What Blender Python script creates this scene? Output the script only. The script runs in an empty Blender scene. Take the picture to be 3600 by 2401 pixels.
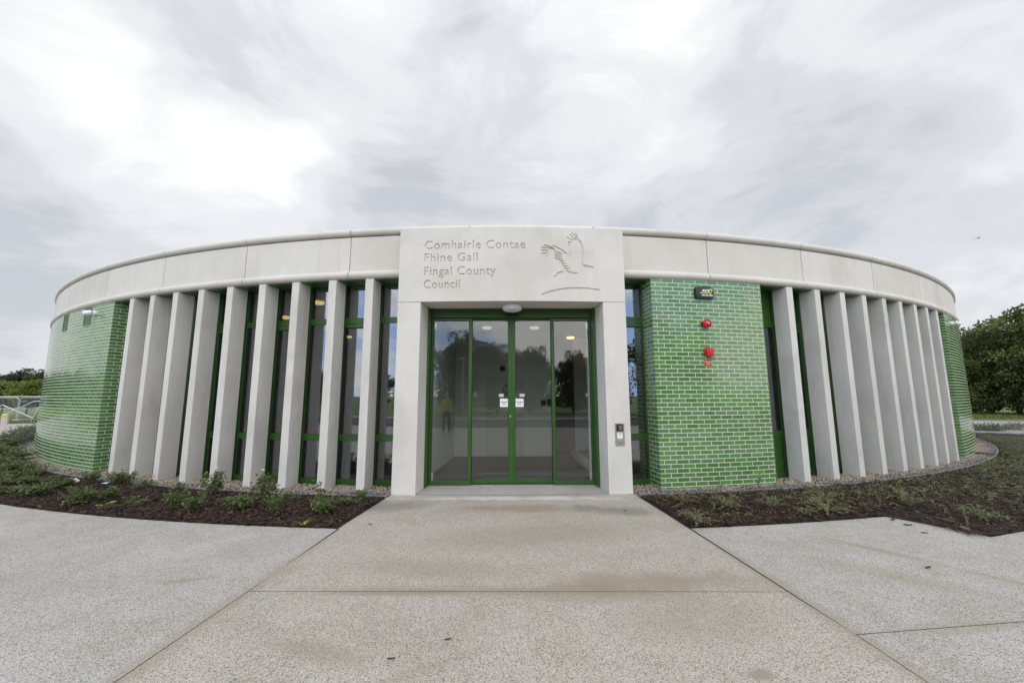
import bpy, bmesh, math, random
import numpy as np
from mathutils import Matrix, Vector, Quaternion
random.seed(7); rng = np.random.default_rng(7)
S = bpy.context.scene
COL = S.collection
K = 1.137                                   # survey units -> metres, applied to everything at the end
R_ = math.radians
# ---------------------------------------------------------------- camera
cam_d = bpy.data.cameras.new("camera"); cam_d.sensor_width = 36; cam_d.lens = 14.045; cam_d.clip_end = 3000; cam_d.clip_start = 0.05
cam = bpy.data.objects.new("camera", cam_d); COL.objects.link(cam)
vr = Vector((0.99994654, -0.01001205, -0.0025831)); vu = Vector((0.00121246, -0.13455897, 0.99090485)); vw = Vector((0.01026857, 0.99085501, 0.13453964))
m = Matrix.Identity(4)
for i in range(3): m[i][0] = vr[i]; m[i][1] = vu[i]; m[i][2] = -vw[i]
m.translation = (0, 0, 1.4 * K); cam.matrix_world = m
S.camera = cam
CLOUDS = [((-.627, .625, .464), .085, 90), ((-.479, .759, .44), .10, 90), ((-.262, .736, .625), .09, 90), ((-.665, .554, .501), .08, 60), ((.204, .697, .687), .06, 40), ((.675, .56, .48), .06, 40), ((-.116, .815, .568), .05, 90),
          ((-.736, .561, .379), -.07, 260), ((-.762, .602, .239), -.10, 120), ((-.484, .617, .62), -.10, 120), ((-.274, .832, .483), -.07, 120), ((.603, .712, .358), -.10, 70), ((-.048, .712, .7), -.07, 120), ((.718, .655, .237), -.05, 80)]
# ---------------------------------------------------------------- world: sky with a broken cloud layer
SUN_EL, SUN_AZ = R_(46), R_(190)             # azimuth clockwise from +Y: behind the camera, a little left
W = bpy.data.worlds.new("World"); S.world = W; W.use_nodes = True
nt = W.node_tree; nt.nodes.clear()
def N(tree, typ, **kw):
    n = tree.nodes.new(typ)
    for k, v in kw.items():
        if k in n.inputs.keys() if isinstance(k, str) else False: n.inputs[k].default_value = v
        else: setattr(n, k, v)
    return n
def mth(tree, op, a, b=None, clamp=False):
    n = tree.nodes.new("ShaderNodeMath"); n.operation = op; n.use_clamp = clamp
    for i, x in enumerate((a, b)):
        if x is None: continue
        if isinstance(x, (int, float)): n.inputs[i].default_value = x
        else: tree.links.new(x, n.inputs[i])
    return n.outputs[0]
def ramp(tree, fac, stops, interp='LINEAR'):
    n = tree.nodes.new("ShaderNodeValToRGB"); n.color_ramp.interpolation = interp
    cr = n.color_ramp
    while len(cr.elements) < len(stops): cr.elements.new(0.5)
    for e, (p, c) in zip(cr.elements, stops):
        e.position = p; e.color = (c, c, c, 1) if isinstance(c, (int, float)) else (*c, 1)
    if fac is not None: tree.links.new(fac, n.inputs[0])
    return n.outputs[0]
def mix(tree, fac, a, b, mode='MIX'):
    n = tree.nodes.new("ShaderNodeMix"); n.data_type = 'RGBA'; n.blend_type = mode
    for s, x in ((n.inputs[0], fac), (n.inputs[6], a), (n.inputs[7], b)):
        if isinstance(x, (int, float)): s.default_value = float(x) if s.type == 'VALUE' else (x, x, x, 1)
        elif isinstance(x, tuple): s.default_value = (*x, 1)
        else: tree.links.new(x, s)
    return n.outputs[2]
def noise(tree, vec, scale, detail=4, rough=.5, dist=0, dim='3D'):
    n = tree.nodes.new("ShaderNodeTexNoise"); n.inputs['Scale'].default_value = scale; n.inputs['Detail'].default_value = detail
    n.inputs['Roughness'].default_value = rough; n.inputs['Distortion'].default_value = dist
    if vec is not None: tree.links.new(vec, n.inputs['Vector'])
    return n.outputs['Fac']
L = nt.links.new
tc = nt.nodes.new("ShaderNodeTexCoord"); sep = nt.nodes.new("ShaderNodeSeparateXYZ"); L(tc.outputs['Generated'], sep.inputs[0])
dx, dy, dz = sep.outputs
zz = mth(nt, 'ADD', mth(nt, 'MAXIMUM', dz, 0.0), 0.38)
cmb = nt.nodes.new("ShaderNodeCombineXYZ"); L(mth(nt, 'DIVIDE', dx, zz), cmb.inputs[0]); L(mth(nt, 'DIVIDE', dy, zz), cmb.inputs[1])
mp = nt.nodes.new("ShaderNodeMapping"); mp.inputs['Rotation'].default_value = (0, 0, R_(-38)); mp.inputs['Scale'].default_value = (1.25, .8, 1); mp.inputs['Location'].default_value = (3.1, 1.3, 0)
L(cmb.outputs[0], mp.inputs[0])
n1 = noise(nt, mp.outputs[0], 1.15, 3, .5, .3)
n2 = noise(nt, mp.outputs[0], 3.2, 7, .56, .5)
mq = nt.nodes.new("ShaderNodeMapping"); mq.inputs['Rotation'].default_value = (R_(25), R_(35), 0); mq.inputs['Scale'].default_value = (1.0, 1.0, 1.9); L(tc.outputs['Generated'], mq.inputs[0])
n4 = noise(nt, mq.outputs[0], 2.6, 9, .60, .7)
nn = mth(nt, 'ADD', mth(nt, 'ADD', mth(nt, 'MULTIPLY', n1, .30), mth(nt, 'MULTIPLY', n2, .14)), mth(nt, 'MULTIPLY', n4, .56))
for (vx, vy, vz), k_, pw_ in CLOUDS:                            # cloud banks: where the cover is thin and bright, thick and grey
    vm = nt.nodes.new("ShaderNodeVectorMath"); vm.operation = 'DOT_PRODUCT'; L(tc.outputs['Generated'], vm.inputs[0]); vm.inputs[1].default_value = (vx, vy, vz)
    nn = mth(nt, 'ADD', nn, mth(nt, 'MULTIPLY', mth(nt, 'POWER', mth(nt, 'MAXIMUM', vm.outputs['Value'], 0.0), pw_), k_))
cloud = ramp(nt, nn, [(.36, (.61, .63, .675)), (.46, (.75, .765, .80)), (.55, (.885, .895, .92)), (.66, (1.06, 1.06, 1.06))], 'EASE')
# brighter overhead and behind the camera, where the sun sits above the cloud
back = mth(nt, 'MULTIPLY', mth(nt, 'ADD', mth(nt, 'MULTIPLY', dy, -1.0), 0.10), 1.6, True)
zen = mth(nt, 'MULTIPLY', mth(nt, 'SUBTRACT', dz, .62), 1.6, True)
gain = mth(nt, 'ADD', mth(nt, 'ADD', mth(nt, 'MULTIPLY', back, 1.5), mth(nt, 'MULTIPLY', zen, .6)), 1.0)
gm = nt.nodes.new("ShaderNodeVectorMath"); gm.operation = 'SCALE'; L(mix(nt, back, cloud, mix(nt, 1.0, cloud, (1.06, 1.0, .91), 'MULTIPLY')), gm.inputs[0]); L(gain, gm.inputs['Scale'])
sky = nt.nodes.new("ShaderNodeTexSky"); sky.sky_type = 'NISHITA'; sky.sun_disc = False
sky.sun_elevation = SUN_EL; sky.sun_rotation = SUN_AZ
bg_s = nt.nodes.new("ShaderNodeBackground"); bg_s.inputs[1].default_value = .15; L(sky.outputs[0], bg_s.inputs[0])
bg_c = nt.nodes.new("ShaderNodeBackground"); bg_c.inputs[1].default_value = 1.0
n3 = noise(nt, mp.outputs[0], .9, 5, .55, .4)
gap = mth(nt, 'MULTIPLY', ramp(nt, n3, [(.50, 0.0), (.60, 1.0)]), mth(nt, 'MULTIPLY', mth(nt, 'MULTIPLY', dy, -1.0), 2.2, True))
dl = mth(nt, 'MULTIPLY', mth(nt, 'MULTIPLY', mth(nt, 'MULTIPLY', dx, -1.0), 3.0, True), mth(nt, 'MULTIPLY', mth(nt, 'MULTIPLY', dy, -1.0), 3.0, True))
gap = mth(nt, 'MAXIMUM', gap, mth(nt, 'MULTIPLY', dl, ramp(nt, n2, [(.42, 0.15), (.58, 1.0)])))
cov = mth(nt, 'SUBTRACT', .94, mth(nt, 'MULTIPLY', gap, .0))
L(mix(nt, mth(nt, 'MULTIPLY', gap, .85), gm.outputs[0], (.62, 1.05, 1.9)), bg_c.inputs[0])
mxs = nt.nodes.new("ShaderNodeMixShader"); L(cov, mxs.inputs[0]); L(bg_s.outputs[0], mxs.inputs[1]); L(bg_c.outputs[0], mxs.inputs[2])
wo = nt.nodes.new("ShaderNodeOutputWorld"); L(mxs.outputs[0], wo.inputs[0])
# ---------------------------------------------------------------- sun through the cloud
sd = bpy.data.lights.new("sun", 'SUN'); sd.energy = .5; sd.angle = R_(26); sd.color = (1, .955, .88)
so = bpy.data.objects.new("sun", sd); COL.objects.link(so)
sv = Vector((math.sin(SUN_AZ) * math.cos(SUN_EL), math.cos(SUN_AZ) * math.cos(SUN_EL), math.sin(SUN_EL)))
so.rotation_euler = sv.to_track_quat('Z', 'Y').to_euler(); so.location = (0, -5, 30)
S.view_settings.view_transform = 'Standard'; S.view_settings.look = 'None'; S.view_settings.exposure = 0.0; S.view_settings.gamma = 1
S.render.engine = 'CYCLES'; S.cycles.use_denoising = True; S.cycles.transparent_max_bounces = 16; S.cycles.max_bounces = 10; S.cycles.diffuse_bounces = 5
S.cycles.sample_clamp_indirect = 6
# ---------------------------------------------------------------- material helpers
def mat(name, col=(.5, .5, .5), rough=.6, metal=0, coat=0, build=None, spec=.5):
    m = bpy.data.materials.new(name); m.use_nodes = True; t = m.node_tree
    b = t.nodes['Principled BSDF']; b.inputs['Base Color'].default_value = (*col, 1); b.inputs['Roughness'].default_value = rough
    b.inputs['Metallic'].default_value = metal; b.inputs['Coat Weight'].default_value = coat; b.inputs['Specular IOR Level'].default_value = spec
    if build:
        g = t.nodes.new("ShaderNodeNewGeometry"); build(t, b, g.outputs['Position'])
    return m
def bump(t, b, h, strength, dist):
    n = t.nodes.new("ShaderNodeBump"); n.inputs['Strength'].default_value = strength; n.inputs['Distance'].default_value = dist
    t.links.new(h, n.inputs['Height']); t.links.new(n.outputs[0], b.inputs['Normal'])
def setcol(t, b, c): t.links.new(c, b.inputs['Base Color'])
def scaled(t, pos, s, loc=(0, 0, 0)):
    n = t.nodes.new("ShaderNodeMapping"); n.inputs['Scale'].default_value = s; n.inputs['Location'].default_value = loc; t.links.new(pos, n.inputs[0]); return n.outputs[0]
def b_stone(t, b, p):
    a = noise(t, p, 1.1, 5, .55, .4); f = noise(t, p, 38, 4, .6); st = noise(t, scaled(t, p, (2.2, 2.2, .35)), 2.3, 4, .6)
    c = ramp(t, a, [(.3, (.575, .55, .495)), (.5, (.645, .625, .575)), (.7, (.685, .665, .615))])
    c = mix(t, mth(t, 'MULTIPLY', ramp(t, st, [(.5, 0.0), (.74, 1.0)]), .34), c, (.57, .52, .40))
    c = mix(t, mth(t, 'MULTIPLY', ramp(t, f, [(.3, 1.0), (.5, 0.0)]), .22), c, (.42, .41, .38))
    pit = t.nodes.new("ShaderNodeTexVoronoi"); pit.inputs['Scale'].default_value = 14; t.links.new(p, pit.inputs['Vector'])
    c = mix(t, mth(t, 'MULTIPLY', ramp(t, pit.outputs['Distance'], [(.02, 1.0), (.05, 0.0)]), .35), c, (.3, .28, .25))
    setcol(t, b, c); bump(t, b, f, .12, .004)
def b_panel(t, b, p):
    b_stone(t, b, p); src = b.inputs['Base Color'].links[0].from_socket; at = t.nodes.new('ShaderNodeAttribute'); at.attribute_name = 'tone'
    c = mix(t, mth(t, 'MULTIPLY', at.outputs['Fac'], .38), src, (.55, .52, .45)); dr = noise(t, scaled(t, p, (5, 5, .3)), 1.5, 5, .6)
    setcol(t, b, mix(t, mth(t, 'MULTIPLY', ramp(t, dr, [(.55, 0.0), (.75, 1.0)]), .3), c, (.45, .42, .34)))
def b_fin(t, b, p):
    a = noise(t, scaled(t, p, (1, 1, .6)), 1.7, 5, .6, .6); f = noise(t, p, 55, 4, .65)
    c = ramp(t, a, [(.3, (.54, .52, .48)), (.5, (.635, .62, .575)), (.7, (.685, .67, .625))])
    oi = t.nodes.new('ShaderNodeObjectInfo'); c = mix(t, mth(t, 'MULTIPLY', oi.outputs['Random'], .30), c, (.50, .48, .43))
    st = noise(t, scaled(t, p, (7, 7, .45)), 1.6, 5, .65); c = mix(t, mth(t, 'MULTIPLY', ramp(t, st, [(.54, 0.0), (.72, 1.0)]), .30), c, (.42, .40, .35))
    c = mix(t, mth(t, 'MULTIPLY', ramp(t, f, [(.3, 1.0), (.52, 0.0)]), .25), c, (.40, .39, .37))
    pit = t.nodes.new("ShaderNodeTexVoronoi"); pit.inputs['Scale'].default_value = 9; t.links.new(p, pit.inputs['Vector'])
    c = mix(t, mth(t, 'MULTIPLY', ramp(t, pit.outputs['Distance'], [(.015, 1.0), (.04, 0.0)]), .4), c, (.2, .19, .17))
    setcol(t, b, c); bump(t, b, f, .15, .004)
def b_conc(tint):
    def f(t, b, p):
        big = noise(t, p, .42, 6, .65, .5); mid = noise(t, p, 2.1, 6, .62, .4); m2 = noise(t, scaled(t, p, (1, 1, 1), (7, 3, 0)), 1.1, 7, .7, .8); fine = noise(t, p, 42, 3, .7)
        c = ramp(t, big, [(.32, tuple(x * .92 for x in tint)), (.55, tint), (.7, tuple(x * 1.06 for x in tint))])
        c = mix(t, mth(t, 'MULTIPLY', ramp(t, mid, [(.44, 0.0), (.62, 1.0)]), .62), c, (tint[0] * .80, tint[1] * .74, tint[2] * .62))
        c = mix(t, mth(t, 'MULTIPLY', ramp(t, m2, [(.50, 0.0), (.66, 1.0)]), .38), c, (tint[0] * .70, tint[1] * .70, tint[2] * .70))
        c = mix(t, mth(t, 'MULTIPLY', ramp(t, m2, [(.34, 1.0), (.46, 0.0)]), .30), c, (tint[0] * 1.22, tint[1] * 1.24, tint[2] * 1.28))
        # exposed aggregate: pale and dark chips
        gr = noise(t, p, 150, 2, .8)
        c = mix(t, mth(t, 'MULTIPLY', ramp(t, gr, [(.38, 1.0), (.49, 0.0)]), .75), c, (.16, .155, .155)); c = mix(t, mth(t, 'MULTIPLY', ramp(t, gr, [(.53, 0.0), (.64, 1.0)]), .5), c, (.60, .585, .54))
        for sc, sd_, lo, col, k in ((74, 0, .32, (.11, .12, .15), .85), (120, 5, .28, (.30, .23, .16), .6), (84, 9, .26, (.64, .63, .59), .75), (44, 3, .20, (.15, .16, .20), .65)):
            v = t.nodes.new("ShaderNodeTexVoronoi"); v.inputs['Scale'].default_value = sc; t.links.new(scaled(t, p, (1, 1, 1), (sd_, sd_ * 2, 0)), v.inputs['Vector'])
            wn = ramp(t, v.outputs['Color'], [(.40, 0.0), (.45, 1.0)])
            c = mix(t, mth(t, 'MULTIPLY', mth(t, 'MULTIPLY', ramp(t, v.outputs['Distance'], [(lo, 1.0), (lo + .1, 0.0)]), wn), k), c, col)
        # worn-in stains with outlines of their own
        for (sx, sy, rx, ry, rot, k, sc) in STAINS:
            mpn = t.nodes.new("ShaderNodeMapping"); mpn.vector_type = 'TEXTURE'; mpn.inputs['Location'].default_value = (sx * K, sy * K, 0)
            mpn.inputs['Rotation'].default_value = (0, 0, R_(rot)); mpn.inputs['Scale'].default_value = (rx * K, ry * K, 1); t.links.new(p, mpn.inputs[0])
            ln = t.nodes.new("ShaderNodeVectorMath"); ln.operation = 'LENGTH'; t.links.new(mpn.outputs[0], ln.inputs[0])
            d = mth(t, 'ADD', ln.outputs['Value'], mth(t, 'ADD', mth(t, 'MULTIPLY', mth(t, 'SUBTRACT', mid, .5), 1.5), mth(t, 'MULTIPLY', mth(t, 'SUBTRACT', m2, .5), 1.6)))
            c = mix(t, mth(t, 'MULTIPLY', ramp(t, d, [(.2, 1.0), (1.05, 0.0)], 'EASE'), min(1, k * 1.3)), c, sc)
        setcol(t, b, c); bump(t, b, fine, .35, .006)
    return f
BR = (.26, .215, .15); DK = (.2, .19, .165); WH = (.62, .61, .57)
STAINS = [(-1.5, 5.4, .7, .42, 20, .6, DK), (.1, 5.25, 1.3, .25, 0, .6, BR), (1.3, 5.15, .7, .28, -5, .65, DK), (1.2, 3.26, 1.1, .24, -2, .55, BR), (.6, 3.06, 1.3, .18, 0, .38, BR), (.3, 4.3, 1.6, .5, 10, .35, BR), (-.6, 3.5, 1.0, .3, -10, .3, BR), (-4.2, 3.2, .8, .3, 20, .35, BR), (3.0, 3.3, .9, .2, -40, .25, BR),
          (1.25, 2.75, .7, .3, 10, .28, BR), (-2.5, 3.32, .28, .07, 15, .45, BR), (3.35, 3.85, .6, .10, -52, .42, BR), (3.9, 3.1, .8, .09, -50, .35, BR), (-1.1, 2.45, .5, .12, -15, .35, BR),
          (1.28, 2.22, .1, .06, 0, .6, BR), (-.9, 3.1, .8, .06, 0, .45, BR), (.0, 5.75, 2.0, .12, 0, .5, WH), (-1.90, 2.9, .11, 2.0, -4, .34, BR), (2.03, 3.0, .11, 1.9, 4, .34, BR), (.05, 3.12, 2.0, .10, -1.5, .4, BR), (2.8, 2.62, .8, .08, 6, .3, BR), (-.4, 2.3, .4, .07, 30, .25, BR)]
M = {}
M['stone'] = mat("cast_stone", rough=.8, build=b_stone, spec=.3)
M['stone_panel'] = mat("cast_stone_panels", rough=.8, build=b_panel, spec=.3)
M['fin'] = mat("precast_concrete", rough=.82, build=b_fin, spec=.3)
M['slab_warm'] = mat("exposed_aggregate_warm", rough=.78, build=b_conc((.44, .395, .325)), spec=.3)
M['slab_grey'] = mat("exposed_aggregate_grey", rough=.78, build=b_conc((.435, .415, .375)), spec=.3)
M['path'] = mat("pale_path_concrete", rough=.85, build=lambda t, b, p: setcol(t, b, ramp(t, noise(t, p, .8, 6, .6), [(.3, (.30, .295, .28)), (.7, (.37, .365, .35))])))
M['joint'] = mat("joint_filler", (.10, .095, .08), .9)
def b_brick(t, b, p):
    at = t.nodes.new("ShaderNodeAttribute"); at.attribute_name = 'tone'
    c = ramp(t, at.outputs['Fac'], [(0, (.075, .178, .045)), (.5, (.098, .222, .062)), (1, (.13, .262, .085))])
    setcol(t, b, c); b.inputs['Specular IOR Level'].default_value = .62
    bump(t, b, noise(t, p, 9, 3, .55), .10, .01)
M['brick'] = mat("glazed_green_brick", rough=.10, build=b_brick)
M['mortar'] = mat("white_mortar", rough=.85, build=lambda t, b, p: setcol(t, b, ramp(t, noise(t, p, 6, 5, .6), [(.3, (.66, .66, .62)), (.7, (.76, .76, .72))])))
def b_green(t, b, p):
    setcol(t, b, ramp(t, noise(t, p, 2.5, 4, .5), [(.3, (.024, .082, .013)), (.7, (.032, .100, .018))]))
M['green'] = mat("green_powder_coat", rough=.33, build=b_green)
M['green_dark'] = mat("dark_gasket", (.012, .016, .012), .6)
M['black'] = mat("black_rubber", (.012, .012, .014), .5)
M['plastic_black'] = mat("black_plastic", (.014, .015, .02), .28)
M['white'] = mat("white_plastic", (.80, .80, .82), .35)
M['paper'] = mat("white_paper", (.82, .82, .84), .7)
M['ink'] = mat("black_ink", (.02, .02, .025), .6)
M['red'] = mat("red_plastic", (.52, .012, .014), .3)
M['red_lens'] = mat("red_lens", (.42, .01, .015), .08, coat=1)
M['lime'] = mat("lime_print", (.45, .72, .02), .5)
M['steel'] = mat("brushed_steel", (.62, .60, .58), .32, metal=1)
M['galv'] = mat("galvanised_steel", (.58, .60, .63), .42, metal=.85)
M['dark_steel'] = mat("dark_slot", (.03, .03, .035), .6)
M['kerb'] = mat("grey_edging", rough=.85, build=lambda t, b, p: setcol(t, b, ramp(t, noise(t, p, 12, 4, .6), [(.3, (.17, .18, .20)), (.7, (.27, .28, .30))])))
M['wall_in'] = mat("painted_plaster", rough=.9, build=lambda t, b, p: setcol(t, b, ramp(t, noise(t, p, 1.2, 3, .5), [(.3, (.52, .54, .48)), (.7, (.58, .60, .54))])))
M['dado'] = mat("grey_ribbed_panel", rough=.6, build=lambda t, b, p: setcol(t, b, ramp(t, noise(t, scaled(t, p, (30, 30, .2)), 1.0, 2, .5), [(.4, (.06, .065, .085)), (.6, (.13, .135, .165))])))
M['red_in'] = mat("red_upholstery", (.42, .05, .045), .8)
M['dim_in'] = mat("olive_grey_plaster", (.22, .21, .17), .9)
M['mat_floor'] = mat("charcoal_entrance_mat", rough=.95, build=lambda t, b, p: setcol(t, b, ramp(t, noise(t, p, 70, 3, .6), [(.35, (.012, .010, .011)), (.65, (.034, .028, .030))])))
M['floor_in'] = mat("vinyl_floor", (.20, .20, .19), .35)
M['soil'] = mat("dark_mulch_soil", rough=.95, build=lambda t, b, p: (setcol(t, b, ramp(t, noise(t, p, 14, 6, .65), [(.35, (.012, .008, .007)), (.6, (.04, .024, .018)), (.75, (.075, .045, .03))])), bump(t, b, noise(t, p, 30, 5, .7), .9, .03)))
def tone_mat(name, lo, hi, rough=.7, sub=0, mid=None, spec=.35):
    def f(t, b, p):
        at = t.nodes.new("ShaderNodeAttribute"); at.attribute_name = 'tone'
        st = [(0, lo), (1, hi)] if mid is None else [(0, lo), (.5, mid), (1, hi)]
        setcol(t, b, ramp(t, at.outputs['Fac'], st))
        if sub:
            b.inputs['Transmission Weight'].default_value = 0
            tr = t.nodes.new("ShaderNodeBsdfTranslucent"); t.links.new(b.inputs['Base Color'].links[0].from_socket, tr.inputs[0])
            mx = t.nodes.new("ShaderNodeMixShader"); mx.inputs[0].default_value = sub
            t.links.new(b.outputs[0], mx.inputs[1]); t.links.new(tr.outputs[0], mx.inputs[2])
            t.links.new(mx.outputs[0], t.nodes['Material Output'].inputs[0])
    return mat(name, rough=rough, build=f, spec=spec)
M['bark'] = tone_mat("bark_chips", (.018, .011, .008), (.20, .115, .07), .85, mid=(.065, .036, .024))
M['pebble_m'] = tone_mat("mixed_pebbles", (.085, .092, .11), (.46, .36, .25), .7, mid=(.22, .215, .21))
M['rose_leaf'] = tone_mat("rose_leaf", (.06, .10, .035), (.27, .29, .08), .45, .3, mid=(.13, .18, .06))
M['creeper_leaf'] = tone_mat("creeper_leaf", (.09, .125, .06), (.36, .35, .13), .5, .3, mid=(.18, .21, .10))
M['lav_leaf'] = tone_mat("grey_green_leaf", (.07, .10, .065), (.20, .24, .15), .7, .2)
M['bright_leaf'] = mat("bright_weed_leaf", (.15, .33, .04), .4)
M['yellow_leaf'] = mat("yellowing_blade", (.34, .38, .04), .5)
M['stem'] = mat("woody_stem", (.20, .15, .08), .8)
M['petal'] = mat("cream_petal", (.80, .78, .62), .6)
M['tree_leaf'] = tone_mat("tree_foliage", (.035, .058, .016), (.22, .235, .07), .6, .35, mid=(.09, .125, .036))
M['tree_leaf_d'] = tone_mat("dark_tree_foliage", (.02, .034, .012), (.10, .115, .04), .6, .3, mid=(.045, .065, .022))
M['tree_leaf_y'] = tone_mat("light_tree_foliage", (.09, .13, .03), (.28, .31, .08), .6, .3, mid=(.16, .21, .05))
M['trunk'] = mat("tree_bark", rough=.9, build=lambda t, b, p: setcol(t, b, ramp(t, noise(t, scaled(t, p, (6, 6, 1)), 3, 4, .6), [(.3, (.05, .04, .03)), (.7, (.13, .11, .085))])))
M['grass_ground'] = mat("meadow_ground", rough=.95, build=lambda t, b, p: setcol(t, b, ramp(t, noise(t, p, 1.3, 7, .65), [(.3, (.06, .10, .02)), (.5, (.12, .17, .035)), (.7, (.19, .21, .06))])))
M['grass'] = tone_mat("grass_blades", (.06, .10, .02), (.26, .27, .09), .7, .2)
M['asphalt'] = mat("asphalt", rough=.9, build=lambda t, b, p: setcol(t, b, ramp(t, noise(t, p, 20, 5, .6), [(.3, (.045, .045, .047)), (.7, (.07, .07, .072))])))
M['line'] = mat("road_paint", (.7, .7, .68), .7)
M['yellow'] = mat("yellow_enamel", (.78, .60, .02), .4)
M['blue_tarp'] = mat("blue_sheet", (.10, .16, .30), .6)
M['hivis'] = mat("hi_vis_fabric", (.42, .58, .03), .7)
M['trousers'] = mat("dark_trousers", (.02, .022, .03), .9)
M['skin'] = mat("skin", (.55, .33, .24), .6)
M['hair'] = mat("brown_hair", (.05, .03, .02), .7)
def glass(name, r0, tint):
    m = bpy.data.materials.new(name); m.use_nodes = True; t = m.node_tree; t.nodes.clear()
    lw = t.nodes.new("ShaderNodeLayerWeight"); lw.inputs[0].default_value = .5
    p5 = mth(t, 'POWER', lw.outputs['Facing'], 4.0)
    fac = mth(t, 'ADD', mth(t, 'MULTIPLY', p5, 1 - r0), r0)
    tr = t.nodes.new("ShaderNodeBsdfTransparent"); tr.inputs[0].default_value = (*tint, 1)
    gl = t.nodes.new("ShaderNodeBsdfGlossy"); gl.inputs['Roughness'].default_value = .0; gl.inputs['Color'].default_value = (.96, .98, 1, 1)
    g = t.nodes.new("ShaderNodeNewGeometry"); bp = t.nodes.new("ShaderNodeBump"); bp.inputs['Strength'].default_value = .02; bp.inputs['Distance'].default_value = .02
    t.links.new(noise(t, g.outputs['Position'], 1.6, 1, .4), bp.inputs['Height']); t.links.new(bp.outputs[0], gl.inputs['Normal'])
    mx = t.nodes.new("ShaderNodeMixShader"); o = t.nodes.new("ShaderNodeOutputMaterial")
    t.links.new(fac, mx.inputs[0]); t.links.new(tr.outputs[0], mx.inputs[1]); t.links.new(gl.outputs[0], mx.inputs[2]); t.links.new(mx.outputs[0], o.inputs[0])
    return m
M['glass'] = glass("solar_glass", .20, (.66, .68, .70))
M['door_glass'] = glass("door_glass", .072, (.96, .975, .965))
def emis(name, col, s):
    m = bpy.data.materials.new(name); m.use_nodes = True; b = m.node_tree.nodes['Principled BSDF']
    b.inputs['Emission Color'].default_value = (*col, 1); b.inputs['Emission Strength'].default_value = s; b.inputs['Base Color'].default_value = (.8, .8, .8, 1); return m
M['lamp_warm'] = emis("warm_lamp_diffuser", (1, .66, .26), 1.7)
M['lamp_cool'] = emis("white_lamp_diffuser", (1, .96, .85), .32)
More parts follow.
